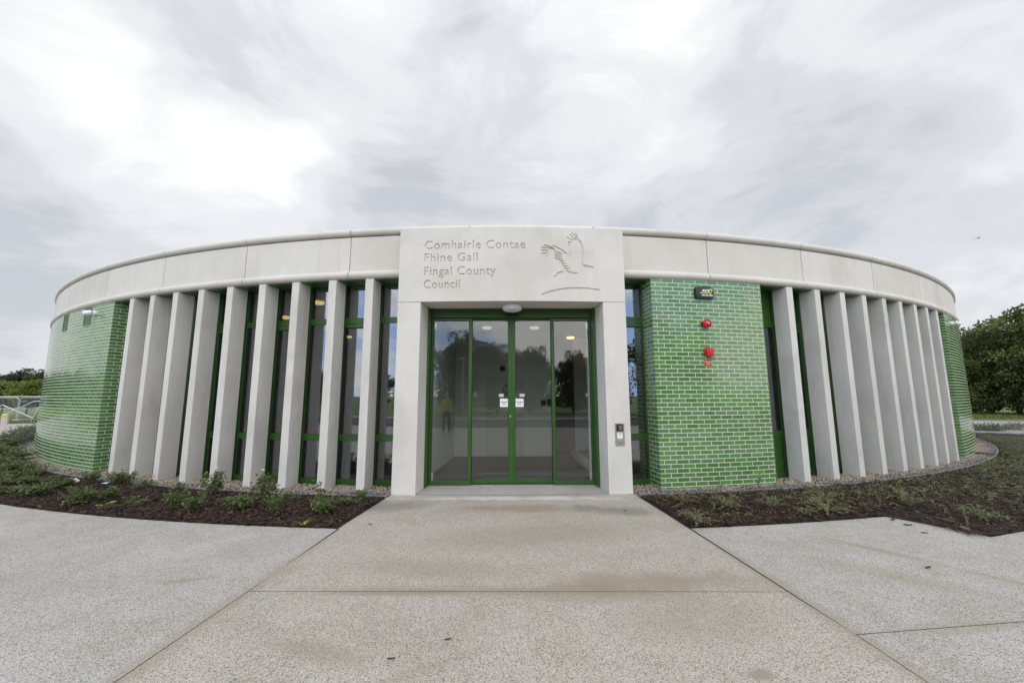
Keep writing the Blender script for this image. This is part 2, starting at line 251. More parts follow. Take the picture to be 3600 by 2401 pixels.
# ---------------------------------------------------------------- mesh helpers
CX, CY = 0.06945, 24.8234                  # centre of the round building
def P(a, R, z=0.0):
    a = R_(a); return (CX + R * math.sin(a), CY - R * math.cos(a), z)
def wallM(a, R, z):                         # frame on the facade: x along it, y inward, z up
    r = R_(a); mm = Matrix.Rotation(r, 4, 'Z'); mm.translation = P(a, R, z); return mm
class MB:
    def __init__(s): s.v = []; s.f = []; s.m = []; s.sm = []; s.tone = []
    def add(s, vs, fs, mi=0, smooth=False, M_=None, tone=None):
        o = len(s.v)
        s.v += [tuple(M_ @ Vector(v)) for v in vs] if M_ is not None else [tuple(v) for v in vs]
        for f in fs: s.f.append(tuple(i + o for i in f)); s.m.append(mi); s.sm.append(smooth); s.tone.append(.5 if tone is None else tone)
        return s
    def box(s, x0, x1, y0, y1, z0, z1, mi=0, M_=None, tone=None):
        v = [(x0, y0, z0), (x1, y0, z0), (x1, y1, z0), (x0, y1, z0), (x0, y0, z1), (x1, y0, z1), (x1, y1, z1), (x0, y1, z1)]
        return s.add(v, [(0, 3, 2, 1), (4, 5, 6, 7), (0, 1, 5, 4), (1, 2, 6, 5), (2, 3, 7, 6), (3, 0, 4, 7)], mi, False, M_, tone)
    def rbox(s, x0, x1, y0, y1, z0, z1, r, seg=2, mi=0, M_=None):
        bm = bmesh.new(); bmesh.ops.create_cube(bm, size=1)
        for v in bm.verts: v.co = Vector((x0 + (v.co.x + .5) * (x1 - x0), y0 + (v.co.y + .5) * (y1 - y0), z0 + (v.co.z + .5) * (z1 - z0)))
        bmesh.ops.bevel(bm, geom=bm.edges[:], offset=r, segments=seg, profile=.6, affect='EDGES')
        s.bm(bm, mi, M_, True); return s
    def bm(s, bm, mi=0, M_=None, smooth=False):
        bm.verts.index_update(); s.add([v.co[:] for v in bm.verts], [[v.index for v in f.verts] for f in bm.faces], mi, smooth, M_); bm.free()
    def prism(s, poly, z0, z1, mi=0, M_=None):            # poly in xy, counter-clockwise
        bm = bmesh.new(); vs = [bm.verts.new((x, y, z1)) for x, y in poly]; f = bm.faces.new(vs)
        r = bmesh.ops.extrude_face_region(bm, geom=[f]); nv = [e for e in r['geom'] if isinstance(e, bmesh.types.BMVert)]
        for v in nv: v.co.z = z0
        bmesh.ops.triangulate(bm, faces=[g for g in bm.faces if len(g.verts) > 4]); bmesh.ops.recalc_face_normals(bm, faces=bm.faces[:])
        s.bm(bm, mi, M_); return s
    def tube(s, pts, r, n=6, mi=0, M_=None, r1=None):
        pts = [Vector(p) for p in pts]; vs = []; k = len(pts)
        for i, p in enumerate(pts):
            d = (pts[min(i + 1, k - 1)] - pts[max(i - 1, 0)]).normalized(); q = d.to_track_quat('Z', 'Y')
            rr = r if r1 is None else r + (r1 - r) * i / (k - 1)
            for j in range(n): a = 2 * math.pi * j / n; vs.append(p + q @ Vector((rr * math.cos(a), rr * math.sin(a), 0)))
        fs = [(i * n + j, i * n + (j + 1) % n, (i + 1) * n + (j + 1) % n, (i + 1) * n + j) for i in range(k - 1) for j in range(n)]
        fs += [tuple(reversed(range(n))), tuple(range((k - 1) * n, k * n))]
        return s.add(vs, fs, mi, n > 4, M_)
    def sweep(s, prof, a0, a1, n, mi=0, smooth=True, caps=True, tone=None):  # closed profile (R,z) swept round the centre
        k = len(prof); vs = []
        for i in range(n + 1):
            a = a0 + (a1 - a0) * i / n; vs += [P(a, R, z) for R, z in prof]
        fs = [(i * k + j, i * k + (j + 1) % k, (i + 1) * k + (j + 1) % k, (i + 1) * k + j) for i in range(n) for j in range(k)]
        if caps: fs += [tuple(reversed(range(k))), tuple(range(n * k, n * k + k))]
        return s.add(vs, fs, mi, smooth, None, tone)
    def lathe(s, prof, n=20, mi=0, M_=None):              # (r,z) profile about z, open, capped by r=0 points
        k = len(prof); vs = [(r * math.cos(2 * math.pi * i / n), r * math.sin(2 * math.pi * i / n), z) for i in range(n) for r, z in prof]
        fs = [(i * k + j, ((i + 1) % n) * k + j, ((i + 1) % n) * k + j + 1, i * k + j + 1) for i in range(n) for j in range(k - 1)]
        bm = bmesh.new(); V = [bm.verts.new(v) for v in vs]
        for f in fs: bm.faces.new([V[i] for i in f])
        bmesh.ops.remove_doubles(bm, verts=bm.verts[:], dist=1e-6); bmesh.ops.recalc_face_normals(bm, faces=bm.faces[:]); s.bm(bm, mi, M_, True); return s
def wloc(o):
    v = Vector((0, 0, 0))
    while o is not None: v += o.location; o = o.parent
    return v
def props(o, label=None, cat=None, group=None, kind=None, category=None):
    cat = cat or category
    if label: o['label'] = label
    if cat: o['category'] = cat
    if group: o['group'] = group
    if kind: o['kind'] = kind
    return o
def build(mb, name, mats, parent=None, origin=None, sharp=32, tone=False, **pr):
    base = wloc(parent) if parent is not None else Vector((0, 0, 0))
    org = base if origin is None else Vector(origin)
    me = bpy.data.meshes.new(name)
    v = np.array(mb.v, dtype=np.float32) - np.array(org, dtype=np.float32)
    me.from_pydata(v.tolist(), [], mb.f)
    if not isinstance(mats, (list, tuple)): mats = [mats]
    for x in mats: me.materials.append(x)
    me.polygons.foreach_set('material_index', mb.m); me.polygons.foreach_set('use_smooth', mb.sm)
    if tone: me.attributes.new('tone', 'FLOAT', 'FACE').data.foreach_set('value', mb.tone)
    me.update()
    bm = bmesh.new(); bm.from_mesh(me); bmesh.ops.recalc_face_normals(bm, faces=bm.faces[:]) if tone is not True else None; bm.to_mesh(me); bm.free()
    if any(mb.sm): me.set_sharp_from_angle(angle=R_(sharp))
    o = bpy.data.objects.new(name, me); COL.objects.link(o); o.location = org - base
    if parent is not None: o.parent = parent
    return props(o, **pr)
def build_np(name, V, F, tone, mats, parent=None, origin=(0, 0, 0), mi=None, **pr):   # V (n,3), F list of (k,) index arrays with equal k
    me = bpy.data.meshes.new(name); F = np.asarray(F, dtype=np.int32); k = F.shape[1]
    base = wloc(parent) if parent is not None else Vector((0, 0, 0)); org = Vector(origin)
    V = V - np.array(org)
    me.vertices.add(len(V)); me.vertices.foreach_set('co', V.astype(np.float32).ravel())
    me.loops.add(F.size); me.loops.foreach_set('vertex_index', F.ravel())
    me.polygons.add(len(F)); me.polygons.foreach_set('loop_start', np.arange(0, F.size, k, dtype=np.int32)); me.polygons.foreach_set('loop_total', np.full(len(F), k, dtype=np.int32))
    for x in (mats if isinstance(mats, (list, tuple)) else [mats]): me.materials.append(x)
    if mi is not None: me.polygons.foreach_set('material_index', np.asarray(mi, dtype=np.int32))
    me.attributes.new('tone', 'FLOAT', 'FACE').data.foreach_set('value', np.asarray(tone, dtype=np.float32))
    me.update(calc_edges=True); me.validate()
    o = bpy.data.objects.new(name, me); COL.objects.link(o); o.location = org - base
    if parent is not None: o.parent = parent
    return props(o, **pr)
def empty(name, loc, label, cat, group=None, rz=0):
    o = bpy.data.objects.new(name, None); COL.objects.link(o); o.location = loc; o.rotation_euler = (0, 0, rz); o.empty_display_size = .2
    return props(o, label, cat, group)
def copy_tree(o, parent=None):
    c = o.copy(); COL.objects.link(c); c.parent = parent
    for ch in list(o.children): copy_tree(ch, c)
    return c
def text_curve(body, size, offset=0, spacing=1):
    cu = bpy.data.curves.new('txt', 'FONT'); cu.body = body; cu.size = size; cu.offset = offset; cu.space_character = spacing; cu.resolution_u = 3
    return cu
def text_obj(body, M_, height, width, mats, parent, name='lettering', extr=.0015, bold=0, shear=0):
    cu = text_curve(body, 1, bold); cu.extrude = .01; cu.shear = shear
    o = bpy.data.objects.new('tmp', cu); COL.objects.link(o); bpy.context.view_layer.update()
    me = bpy.data.meshes.new_from_object(o.evaluated_get(bpy.context.evaluated_depsgraph_get())); bpy.data.objects.remove(o); bpy.data.curves.remove(cu)
    v = np.array([x.co[:] for x in me.vertices]); lo = v.min(0); hi = v.max(0); sx = width / (hi[0] - lo[0]); sz = height / (hi[1] - lo[1])
    mb = MB(); pts = [((x - (lo[0] + hi[0]) / 2) * sx, -z / .01 * extr, (y - (lo[1] + hi[1]) / 2) * sz) for x, y, z in v]
    mb.add(pts, [tuple(p.vertices) for p in me.polygons], 0, False, M_); bpy.data.meshes.remove(me)
    return build(mb, name, mats, parent)
# ================================================================ GROUND
def arc(a0, a1, R, n): return [P(a0 + (a1 - a0) * i / n, R)[:2] for i in range(n + 1)]
g = MB(); g.add([(-900, -900, -.03), (900, -900, -.03), (900, 900, -.03), (-900, 900, -.03)], [(0, 1, 2, 3)])
build(g, 'ground', M['grass_ground'], kind='structure', label='grass covered ground around the plaza')
def sheet(name, polys, z, mats, **pr):
    mb = MB()
    for i, poly in enumerate(polys):
        bm = bmesh.new(); f = bm.faces.new([bm.verts.new((x, y, z)) for x, y in poly]); f.normal_update()
        if f.normal.z < 0: f.normal_flip()
        bmesh.ops.triangulate(bm, faces=[f]); mb.bm(bm, min(i, len(mats) - 1) if isinstance(mats, list) else 0)
    return build(mb, name, mats, kind='structure', **pr)
farL = [(-60, -4.8), (-60, 14.0), (-26.87, 21.80), (-25.33, 22.17), (-21, 23.2)]
sheet('joint_bed', [arc(-5.3, 5.3, 18.3, 8) + arc(5.3, 12.8, 20.4, 4) + arc(12.8, 50, 21.1, 12) + [(22, 5), (22, -4.8), (-13.9, -4.8), (-16.9, 3), (-23.9, 11), (-21, 18.)] + arc(-70, -5.3, 20.6, 20)], -.012, M['joint'])
A0, A1, A2 = (-1.822, 4.50), (-1.888, 3.188), (-2.42, -4.8)
B0, B1, B2 = (1.921, 4.46), (2.013, 3.07), (2.20, -4.8)
e = .0028
sheet('plaza_slab', [arc(-5.28, 5.28, 18.905, 10) + [(B0[0] - e, B0[1]), (B1[0] - e, B1[1] + e), (A1[0] + e, A1[1] + e - .05), (A0[0] + e, A0[1])]], 0, M['slab_warm'])
sheet('plaza_slab', [[(A1[0] + e, A1[1] - .05 - e), (B1[0] - e, B1[1] - e), (2.052 - e, 2.548), (2.062 - e, 2.16), (B2[0] - e, B2[1]), (A2[0] + e, A2[1])]], 0, M['slab_warm'])
sheet('plaza_slab', [arc(-70, -22, 20.9, 18) + arc(-20, -5.25, 20.40, 8) + [(A1[0] - e, A1[1] - .04), (A2[0] - e, A2[1]), (-14, -4.8), (-17, 3), (-24, 11), (-42, 15), (-42, 18.2), (-26.87, 21.80), (-25.33, 22.17), (-21.4, 23.1)]], 0, M['slab_grey'])
sheet('plaza_slab', [[(B1[0] + .005, 3.15), (2.052, 2.548 + e), (3.213, 2.668 + e)] + arc(12, 48, 22.37, 12)[:] + arc(48, 14.0, 21.19, 12) + [(4.783, 4.134), (4.59, 4.862)] + arc(12.0, 5.25, 20.455, 6)], 0, M['slab_grey'])
sheet('plaza_slab', [[(B2[0] + e, -4.8), (2.062 + e, 2.16), (2.052 + e, 2.548 - e), (3.213, 2.668 - e)] + arc(12, 48, 22.38, 12) + [(20, 7), (19.5, -4.8)]], 0, M['slab_grey'])
sheet('threshold', [arc(-4.2, 4.2, 18.868, 8) + [(1.42, 6.60), (-1.28, 6.60)]], .0, M['slab_grey'])
sheet('service_road', [[(17.5, 15.2), (25.24, 21.79), (27.3, 21.2), (60, 12), (60, 7), (30, 11), (22, 12.5)]], -.006, M['path'])
sheet('verge_strip', [[(25.24, 21.79), (26.9, 23.2), (29.7, 23.08), (60, 14.0), (60, 12), (27.3, 21.2)]], -.018, mat("muddy_verge", (.16, .12, .08), .95))
sheet('road', [[(-80, -4.9), (80, -4.9), (80, -11.2), (-80, -11.2)]], -.02, M['asphalt'])
sheet('road_marking', [[(x, -8.1), (x + 2, -8.1), (x + 2, -8.0), (x, -8.0)] for x in range(-30, 30, 5)], -.015, M['line'])
sheet('pavement', [[(-80, -11.25), (80, -11.25), (80, -13.0), (-80, -13.0)]], -.01, M['path'])
# planting beds
def bed(a0, a1, R1f, name):
    mb = MB(); n = 90; k = 10; vs = []
    for i in range(n + 1):
        a = a0 + (a1 - a0) * i / n
        for j in range(k + 1):
            t_ = j / k; R = 19.095 + (R1f(a) - 19.095) * t_; z = (.004 + .03 * math.sin(math.pi * t_) + (.0 if j in (0, k) else random.uniform(-.008, .008))) if 0 < i < n else -.006; vs.append(P(a, R, z))
    mb.add(vs, [(i * (k + 1) + j, i * (k + 1) + j + 1, (i + 1) * (k + 1) + j + 1, (i + 1) * (k + 1) + j) for i in range(n) for j in range(k)], 0, True)
    return build(mb, name, M['soil'], kind='structure')
def R1L(a): return 20.40 if a > -21 else 20.9
def R1R(a): return 20.455 if a < 12.4 else 21.19
bed(-80, -5.28, R1L, 'planting_bed'); bed(5.16, 75, R1R, 'planting_bed')
def annpts(n, a0, a1, Ra, Rb_f, dens=None):
    a = rng.uniform(a0, a1, n); u = rng.uniform(0, 1, n)
    Rb = np.array([Rb_f(x) for x in a]); R = Ra + (Rb - Ra) * u
    ar = np.radians(a); return CX + R * np.sin(ar), CY - R * np.cos(ar), a, R
def rotmat(n, tilt):
    yaw = rng.uniform(0, 2 * np.pi, n); th = rng.normal(0, tilt, n); ph = rng.uniform(0, 2 * np.pi, n)
    ax = np.stack([np.cos(ph), np.sin(ph), np.zeros(n)], 1)
    x = np.stack([np.cos(yaw), np.sin(yaw), np.zeros(n)], 1); y = np.stack([-np.sin(yaw), np.cos(yaw), np.zeros(n)], 1)
    def rot(v):
        c = np.cos(th)[:, None]; s_ = np.sin(th)[:, None]; return v * c + np.cross(ax, v) * s_ + ax * (np.sum(ax * v, 1)[:, None]) * (1 - c)
    return rot(x), rot(y)
def chips(n, a0, a1, Rf):
    x, y, a, R = annpts(n, a0, a1, 19.10, Rf)
    t_ = (R - 19.095) / (np.array([Rf(q) for q in a]) - 19.095)
    c = np.stack([x, y, .008 + .03 * np.sin(np.pi * np.clip(t_, 0, 1)) + rng.uniform(0, .022, n)], 1)
    ex, ey = rotmat(n, .35); l = rng.gamma(2.4, .0042, n)[:, None] + .003; w = l * rng.uniform(.25, .6, (n, 1))
    V = np.stack([c - ex * l - ey * w * .6, c + ex * l * .8 - ey * w, c + ex * l + ey * w * .7, c - ex * l * .9 + ey * w], 1).reshape(-1, 3)
    return V, np.arange(4 * n).reshape(-1, 4), np.clip(rng.beta(1.3, 3.0, n), 0, 1)
for (n, a0, a1, Rf, side) in ((75000, -42, -5.35, R1L, 'left'), (75000, 5.27, 42, R1R, 'right')):
    V, F, T = chips(n, a0, a1, Rf)
    build_np('bark_mulch', V, F, T, M['bark'], kind='stuff', label='dark shredded bark mulch on the %s planting bed' % side, category='mulch')
# kerb edging and pebble strip
for a0, a1, side in ((-80, -5.3, 'left'), (5.3, 75, 'right')):
    mb = MB(); mb.sweep([(19.055, -.02), (19.083, -.02), (19.083, .022), (19.055, .022)], a0, a1, 80, 0, False)
    build(mb, 'edging_kerb', M['kerb'], label='thin grey kerb edging curving along the %s planting bed' % side, cat='kerb', origin=P((a0 + a1) / 2, 19.07))
    mb = MB(); n = 100; mb.add([P(a0 + (a1 - a0) * i / n, R, -.008) for i in range(n + 1) for R in (18.2, 19.05)], [(2 * i, 2 * i + 1, 2 * i + 3, 2 * i + 2) for i in range(n)])
    build(mb, 'pebble_bed', M['soil'], kind='structure')
ph_ = (1 + 5 ** .5) / 2
ico = np.array([(-1, ph_, 0), (1, ph_, 0), (-1, -ph_, 0), (1, -ph_, 0), (0, -1, ph_), (0, 1, ph_), (0, -1, -ph_), (0, 1, -ph_), (ph_, 0, -1), (ph_, 0, 1), (-ph_, 0, -1), (-ph_, 0, 1)]) / 1.9
icf = np.array([(0, 11, 5), (0, 5, 1), (0, 1, 7), (0, 7, 10), (0, 10, 11), (1, 5, 9), (5, 11, 4), (11, 10, 2), (10, 7, 6), (7, 1, 8), (3, 9, 4), (3, 4, 2), (3, 2, 6), (3, 6, 8), (3, 8, 9), (4, 9, 5), (2, 4, 11), (6, 2, 10), (8, 6, 7), (9, 8, 1)])
for n, a0, a1, side in ((21000, -60, -5.3, 'left'), (21000, 5.3, 60, 'right')):
    x, y, a, R = annpts(n, a0, a1, 18.42, lambda q: 19.04)
    ex, ey = rotmat(n, .5); ez = np.cross(ex, ey); s_ = rng.uniform(.0065, .0135, (n, 1))
    c = np.stack([x, y, rng.uniform(-.004, .012, n)], 1)
    V = c[:, None, :] + (ico[None, :, 0:1] * ex[:, None, :] * rng.uniform(1, 1.6, (n, 1, 1)) + ico[None, :, 1:2] * ey[:, None, :] + ico[None, :, 2:3] * ez[:, None, :] * .65) * s_[:, None, :]
    F = (icf[None] + (np.arange(n) * 12)[:, None, None]).reshape(-1, 3)
    base = np.clip(1.12 - (R - 18.72) / .30 + .25 * (a > 33) + .35 * np.sin(a * 2.1) * np.sin(a * .7 + R * 9), 0, 1)
    T = np.where(rng.uniform(0, 1, n) < base, rng.uniform(.6, 1, n), rng.uniform(0, .55, n))
    build_np('gravel', V.reshape(-1, 3), F, np.repeat(T, 20), M['pebble_m'], kind='stuff', label='beige and blue grey pebbles along the %s foot of the wall' % side, category='gravel')
# ================================================================ BUILDING
BLD = empty('council_building', P(0, 0), 'round single storey council building of pale stone fins and green glazed brick with engraved entrance', 'building')
def seg_angles():
    j = -2.05 - 6.03 * 6; out = []
    n = 60; st = 360.0 / n
    for k in range(n): out.append((-2.05 + (k - n // 2) * 6.0 * 1.0, -2.05 + (k - n // 2 + 1) * 6.0))
    return out
SEG = [(-2.05 + 6.03 * k, -2.05 + 6.03 * (k + 1)) for k in range(-14, 15)]
g_ = .02
cop = MB(); fas = MB(); bul = MB()
def circ(R0, z0, r, n=14): return [(R0 + r * math.cos(2 * math.pi * i / n), z0 + r * math.sin(2 * math.pi * i / n)) for i in range(n)]
for a0, a1 in SEG:
    for mb, prof in ((cop, circ(18.707, 4.053, .060)), (cop, [(18.30, 3.99), (18.70, 3.992), (18.70, 4.108), (18.30, 4.09)]), (fas, [(18.60, 3.385), (18.727, 3.385), (18.727, 3.966), (18.60, 3.966)]), (bul, circ(18.713, 3.333, .065)), (bul, [(18.45, 3.27), (18.70, 3.272), (18.70, 3.382), (18.45, 3.382)])):
        mb.sweep(prof, a0 + g_, a1 - g_, 6, tone=random.random())
a0, a1 = SEG[-1][1], SEG[0][0] + 360
for mb, prof in ((cop, circ(18.707, 4.053, .060, 8)), (fas, [(18.60, 3.385), (18.727, 3.385), (18.727, 3.966), (18.60, 3.966)]), (bul, circ(18.713, 3.333, .065, 8))): mb.sweep(prof, a0, a1, 60)
build(cop, 'coping', M['stone_panel'], BLD, tone='keep'); build(fas, 'fascia', M['stone_panel'], BLD, tone='keep'); build(bul, 'string_course', M['stone_panel'], BLD, tone='keep')
mb = MB(); mb.sweep([(18.40, 3.262), (18.60, 3.262), (18.698, 3.275), (18.698, 4.04), (18.40, 4.04)], 0, 360, 180, 0, False, False)
build(mb, 'wall_core', mat("shadow_gap_backing", (.12, .12, .11), .9), BLD)
mb = MB(); n = 120; mb.add([P(360 * i / n, 18.45, 4.0) for i in range(n)] + [P(0, 0, 4.3)], [(i, (i + 1) % n, n) for i in range(n)])
build(mb, 'roof', mat("roof_membrane", (.25, .25, .26), .8), BLD)
for a0, a1 in ((-24.75, -5.3), (5.3, 6.85), (12.98, 32.35)):      # green soffit, in folded panels
    mb = MB(); n = max(1, round((a1 - a0) / 1.963)); mb.sweep([(18.33, 3.252), (18.69, 3.252), (18.69, 3.262), (18.33, 3.262)], a0, a1, n * 2, 0, False)
    for i in range(1, n):
        a = a0 + (a1 - a0) * i / n; mb.box(-.006, .006, 0, .34, -.006, .0, 0, wallM(a, 18.68, 3.252))
    build(mb, 'soffit', M['green'], BLD)
# ---- brick walls
CO, BLn = .0660, .2010
def brick_wall(a0, a1, RW, ret0, ret1):
    mo, bk = MB(), MB()
    zt, j = 3.262, .0102
    mo.sweep([(RW - .12, -.03), (RW, -.03), (RW, zt), (RW - .12, zt)], a0 + .01, a1 - .01, max(2, int((a1 - a0) / .6)), 0, True)
    da = math.degrees(BLn / RW); ja = math.degrees(j / RW) / 2
    rows = []; z = .0337 - CO
    while z < zt: rows.append((max(z + j / 2, -.02), min(z + CO - j / 2, zt - .001))); z += CO
    def brick(vs, tn): bk.add(vs, [(0, 1, 2, 3), (1, 0, 4, 5), (2, 1, 5, 6), (3, 2, 6, 7), (0, 3, 7, 4)], 0, False, None, tn)
    for r, (z0, z1) in enumerate(rows):
        if z1 - z0 < .01: continue
        off = (8.589 - .5 * da * ((r + 1) % 2)) % da
        a = math.floor((a0 - off) / da) * da + off
        while a < a1:
            b0, b1 = max(a + ja, a0), min(a + da - ja, a1)
            if b1 - b0 > .03:
                t1, t2 = max(-.0005, min(.0005, random.gauss(0, .0004))), max(-.0003, min(.0003, random.gauss(0, .0002)))
                Rq = RW + .0014; c = [P(b0, Rq + t1 - t2, z0), P(b1, Rq - t1 - t2, z0), P(b1, Rq - t1 + t2, z1), P(b0, Rq + t1 + t2, z1)]
                d = [P(b0, RW - .02, z0), P(b1, RW - .02, z0), P(b1, RW - .02, z1), P(b0, RW - .02, z1)]
                brick(c + d, random.random())
            a += da
        for ret, sgn in ((ret0, -1), (ret1, 1)):               # returns running back to the windows
            if ret is None: continue
            ae = a0 if sgn < 0 else a1
            u = 0.0; first = .1005 if r % 2 else .2010
            while u < ret:
                w = first if u == 0 else BLn
                u0, u1 = u + (0 if u == 0 else j / 2), min(u + w - j / 2, ret)
                if u1 - u0 > .02:
                    Mx = wallM(ae, RW, 0); s_ = .0015 * sgn; t1 = random.gauss(0, .0002)
                    c = [(s_ + t1, u0, z0), (s_ - t1, u1, z0), (s_ - t1, u1, z1), (s_ + t1, u0, z1)]; d = [(-.02 * sgn, p_[1], p_[2]) for p_ in c]
                    brick([tuple(Mx @ Vector(q)) for q in c + d], random.random())
                u += w
    for ret, ae, sgn in ((ret0, a0, -1), (ret1, a1, 1)):
        if ret: mo.box(min(0, -.1 * sgn), max(0, -.1 * sgn), .004, ret, -.03, zt, 0, wallM(ae, RW, 0))
    return mo, bk
def put_bricks(a0, a1, r0, r1, lab):
    mo, bk = brick_wall(a0, a1, 18.742, r0, r1)
    w = build(mo, 'brick_wall', M['mortar'], BLD, label=lab)
    V = np.array(bk.v); build(bk, 'glazed_bricks', M['brick'], w, tone=True)
put_bricks(-78, -24.70, None, .36, 'curved green glazed brick wall at the left with two louvred vents')
put_bricks(6.82, 13.0, .36, .36, 'green glazed brick panel right of the entrance')
put_bricks(32.30, 78, .36, None, 'narrow curved green glazed brick wall at the right end')
mb = MB(); mb.sweep([(18.6, -.03), (18.74, -.03), (18.74, 3.262), (18.6, 3.262)], 78, 282, 90, 0, True)
build(mb, 'rear_wall', mat("rear_green_brick", rough=.2, build=lambda t, b, p: setcol(t, b, ramp(t, noise(t, p, 4, 3, .5), [(.3, (.08, .24, .05)), (.7, (.1, .28, .06))]))), BLD)
# ---- fins
LF = [-22.78, -20.77, -18.85, -16.85, -14.89, -12.88, -10.92, -8.93, -6.96]
RF = [14.92, 16.87, 18.89, 20.79, 22.81, 24.73, 26.71, 28.60, 30.56]
mb = MB(); c_ = .004; w = .067
mb.prism([(-w + c_, -18.75), (w - c_, -18.75), (w, -18.75 + c_), (w, -18.47), (-w, -18.47), (-w, -18.75 + c_)], -.02, 3.257)
mb.v = [(x + CX, y + CY, z) for x, y, z in mb.v]
fin0 = build(mb, 'fin', M['fin'], BLD)
for i, a in enumerate(LF + RF):
    f = fin0 if i == 0 else fin0.copy()
    if i: COL.objects.link(f); f.parent = BLD
    f.rotation_euler = (0, 0, R_(a) + random.gauss(0, .0003))
# ---- windows
def window(a0, a1, RW, kind, casement, hw0=.060, hw1=.060):
    Mx0 = wallM((a0 + a1) / 2, RW, 0)
    half = RW * math.tan(R_((a1 - a0) / 2)) ; Mx = Mx0.copy(); Mx.translation = P((a0 + a1) / 2, RW * math.cos(R_((a1 - a0) / 2)), 0)
    x0, x1 = -half + .0015, half - .0015
    f = MB(); D = .07
    f.box(x0, x0 + hw0, -.0, D, -.02, 3.25, 0, Mx); f.box(x1 - hw1, x1, -.0, D, -.02, 3.25, 0, Mx)
    xa, xb = x0 + hw0, x1 - hw1
    for z0, z1 in ((-.02, .095), (.69, .79), (2.60, 2.697), (3.235, 3.25)): f.box(xa, xb, .002, D, z0, z1, 0, Mx)
    for z in (.045, .738, 2.645):                               # drainage caps
        xs = xa + .06 if a0 < 0 else xb - .06
        f.box(xs - .018, xs + .018, -.003, .003, z - .006, z + .006, 1, Mx)
    for z0, z1 in ((.685, .6895), (2.595, 2.5995), (.790, .7945), (.0955, .100)): f.box(xa, xb, .012, D, z0, z1, 2, Mx)
    f.box(xa, xa + .008, .006, D, .1, 3.235, 2, Mx); f.box(xb - .008, xb, .006, D, .1, 3.235, 2, Mx)
    if casement:
        f.box(xa + .009, xb - .009, -.004, .03, 2.535, 2.588, 0, Mx); f.box(xa + .009, xb - .009, .004, .03, 2.518, 2.534, 2, Mx)
    W_ = build(f, 'window', [M['green'], M['black'], M['green_dark']], BLD)
    p = MB(); solid = MB()
    zs = [(.10, .685), (.7945, 2.595), (2.697, 3.235)]
    for i, (z0, z1) in enumerate(zs):
        if kind == 'right' and i != 1: solid = MB(); solid.box(xa + .004, xb - .004, .018, .05, z0, z1, 0, Mx); build(solid, 'spandrel_panel', M['green'], W_)
        else: p.box(xa + .004, xb - .004, .016, .024, z0, z1, 0, Mx)
    build(p, 'pane', M['glass'], W_)
    return W_
RWn = 18.41
ed = [-24.72] + LF + [-5.32]
for i in range(10): window(ed[i], ed[i + 1], RWn, 'left', i % 2 == 0 if i < 9 else False, .04 if i == 0 else .060, .02 if i == 9 else .060)
window(5.33, 6.83, RWn, 'left', True, .02, .03)
ed = [13.0] + RF + [32.3]
for i in range(10): window(ed[i], ed[i + 1], RWn, 'right', i % 2 == 1, .03 if i == 0 else .060, .03 if i == 9 else .060)
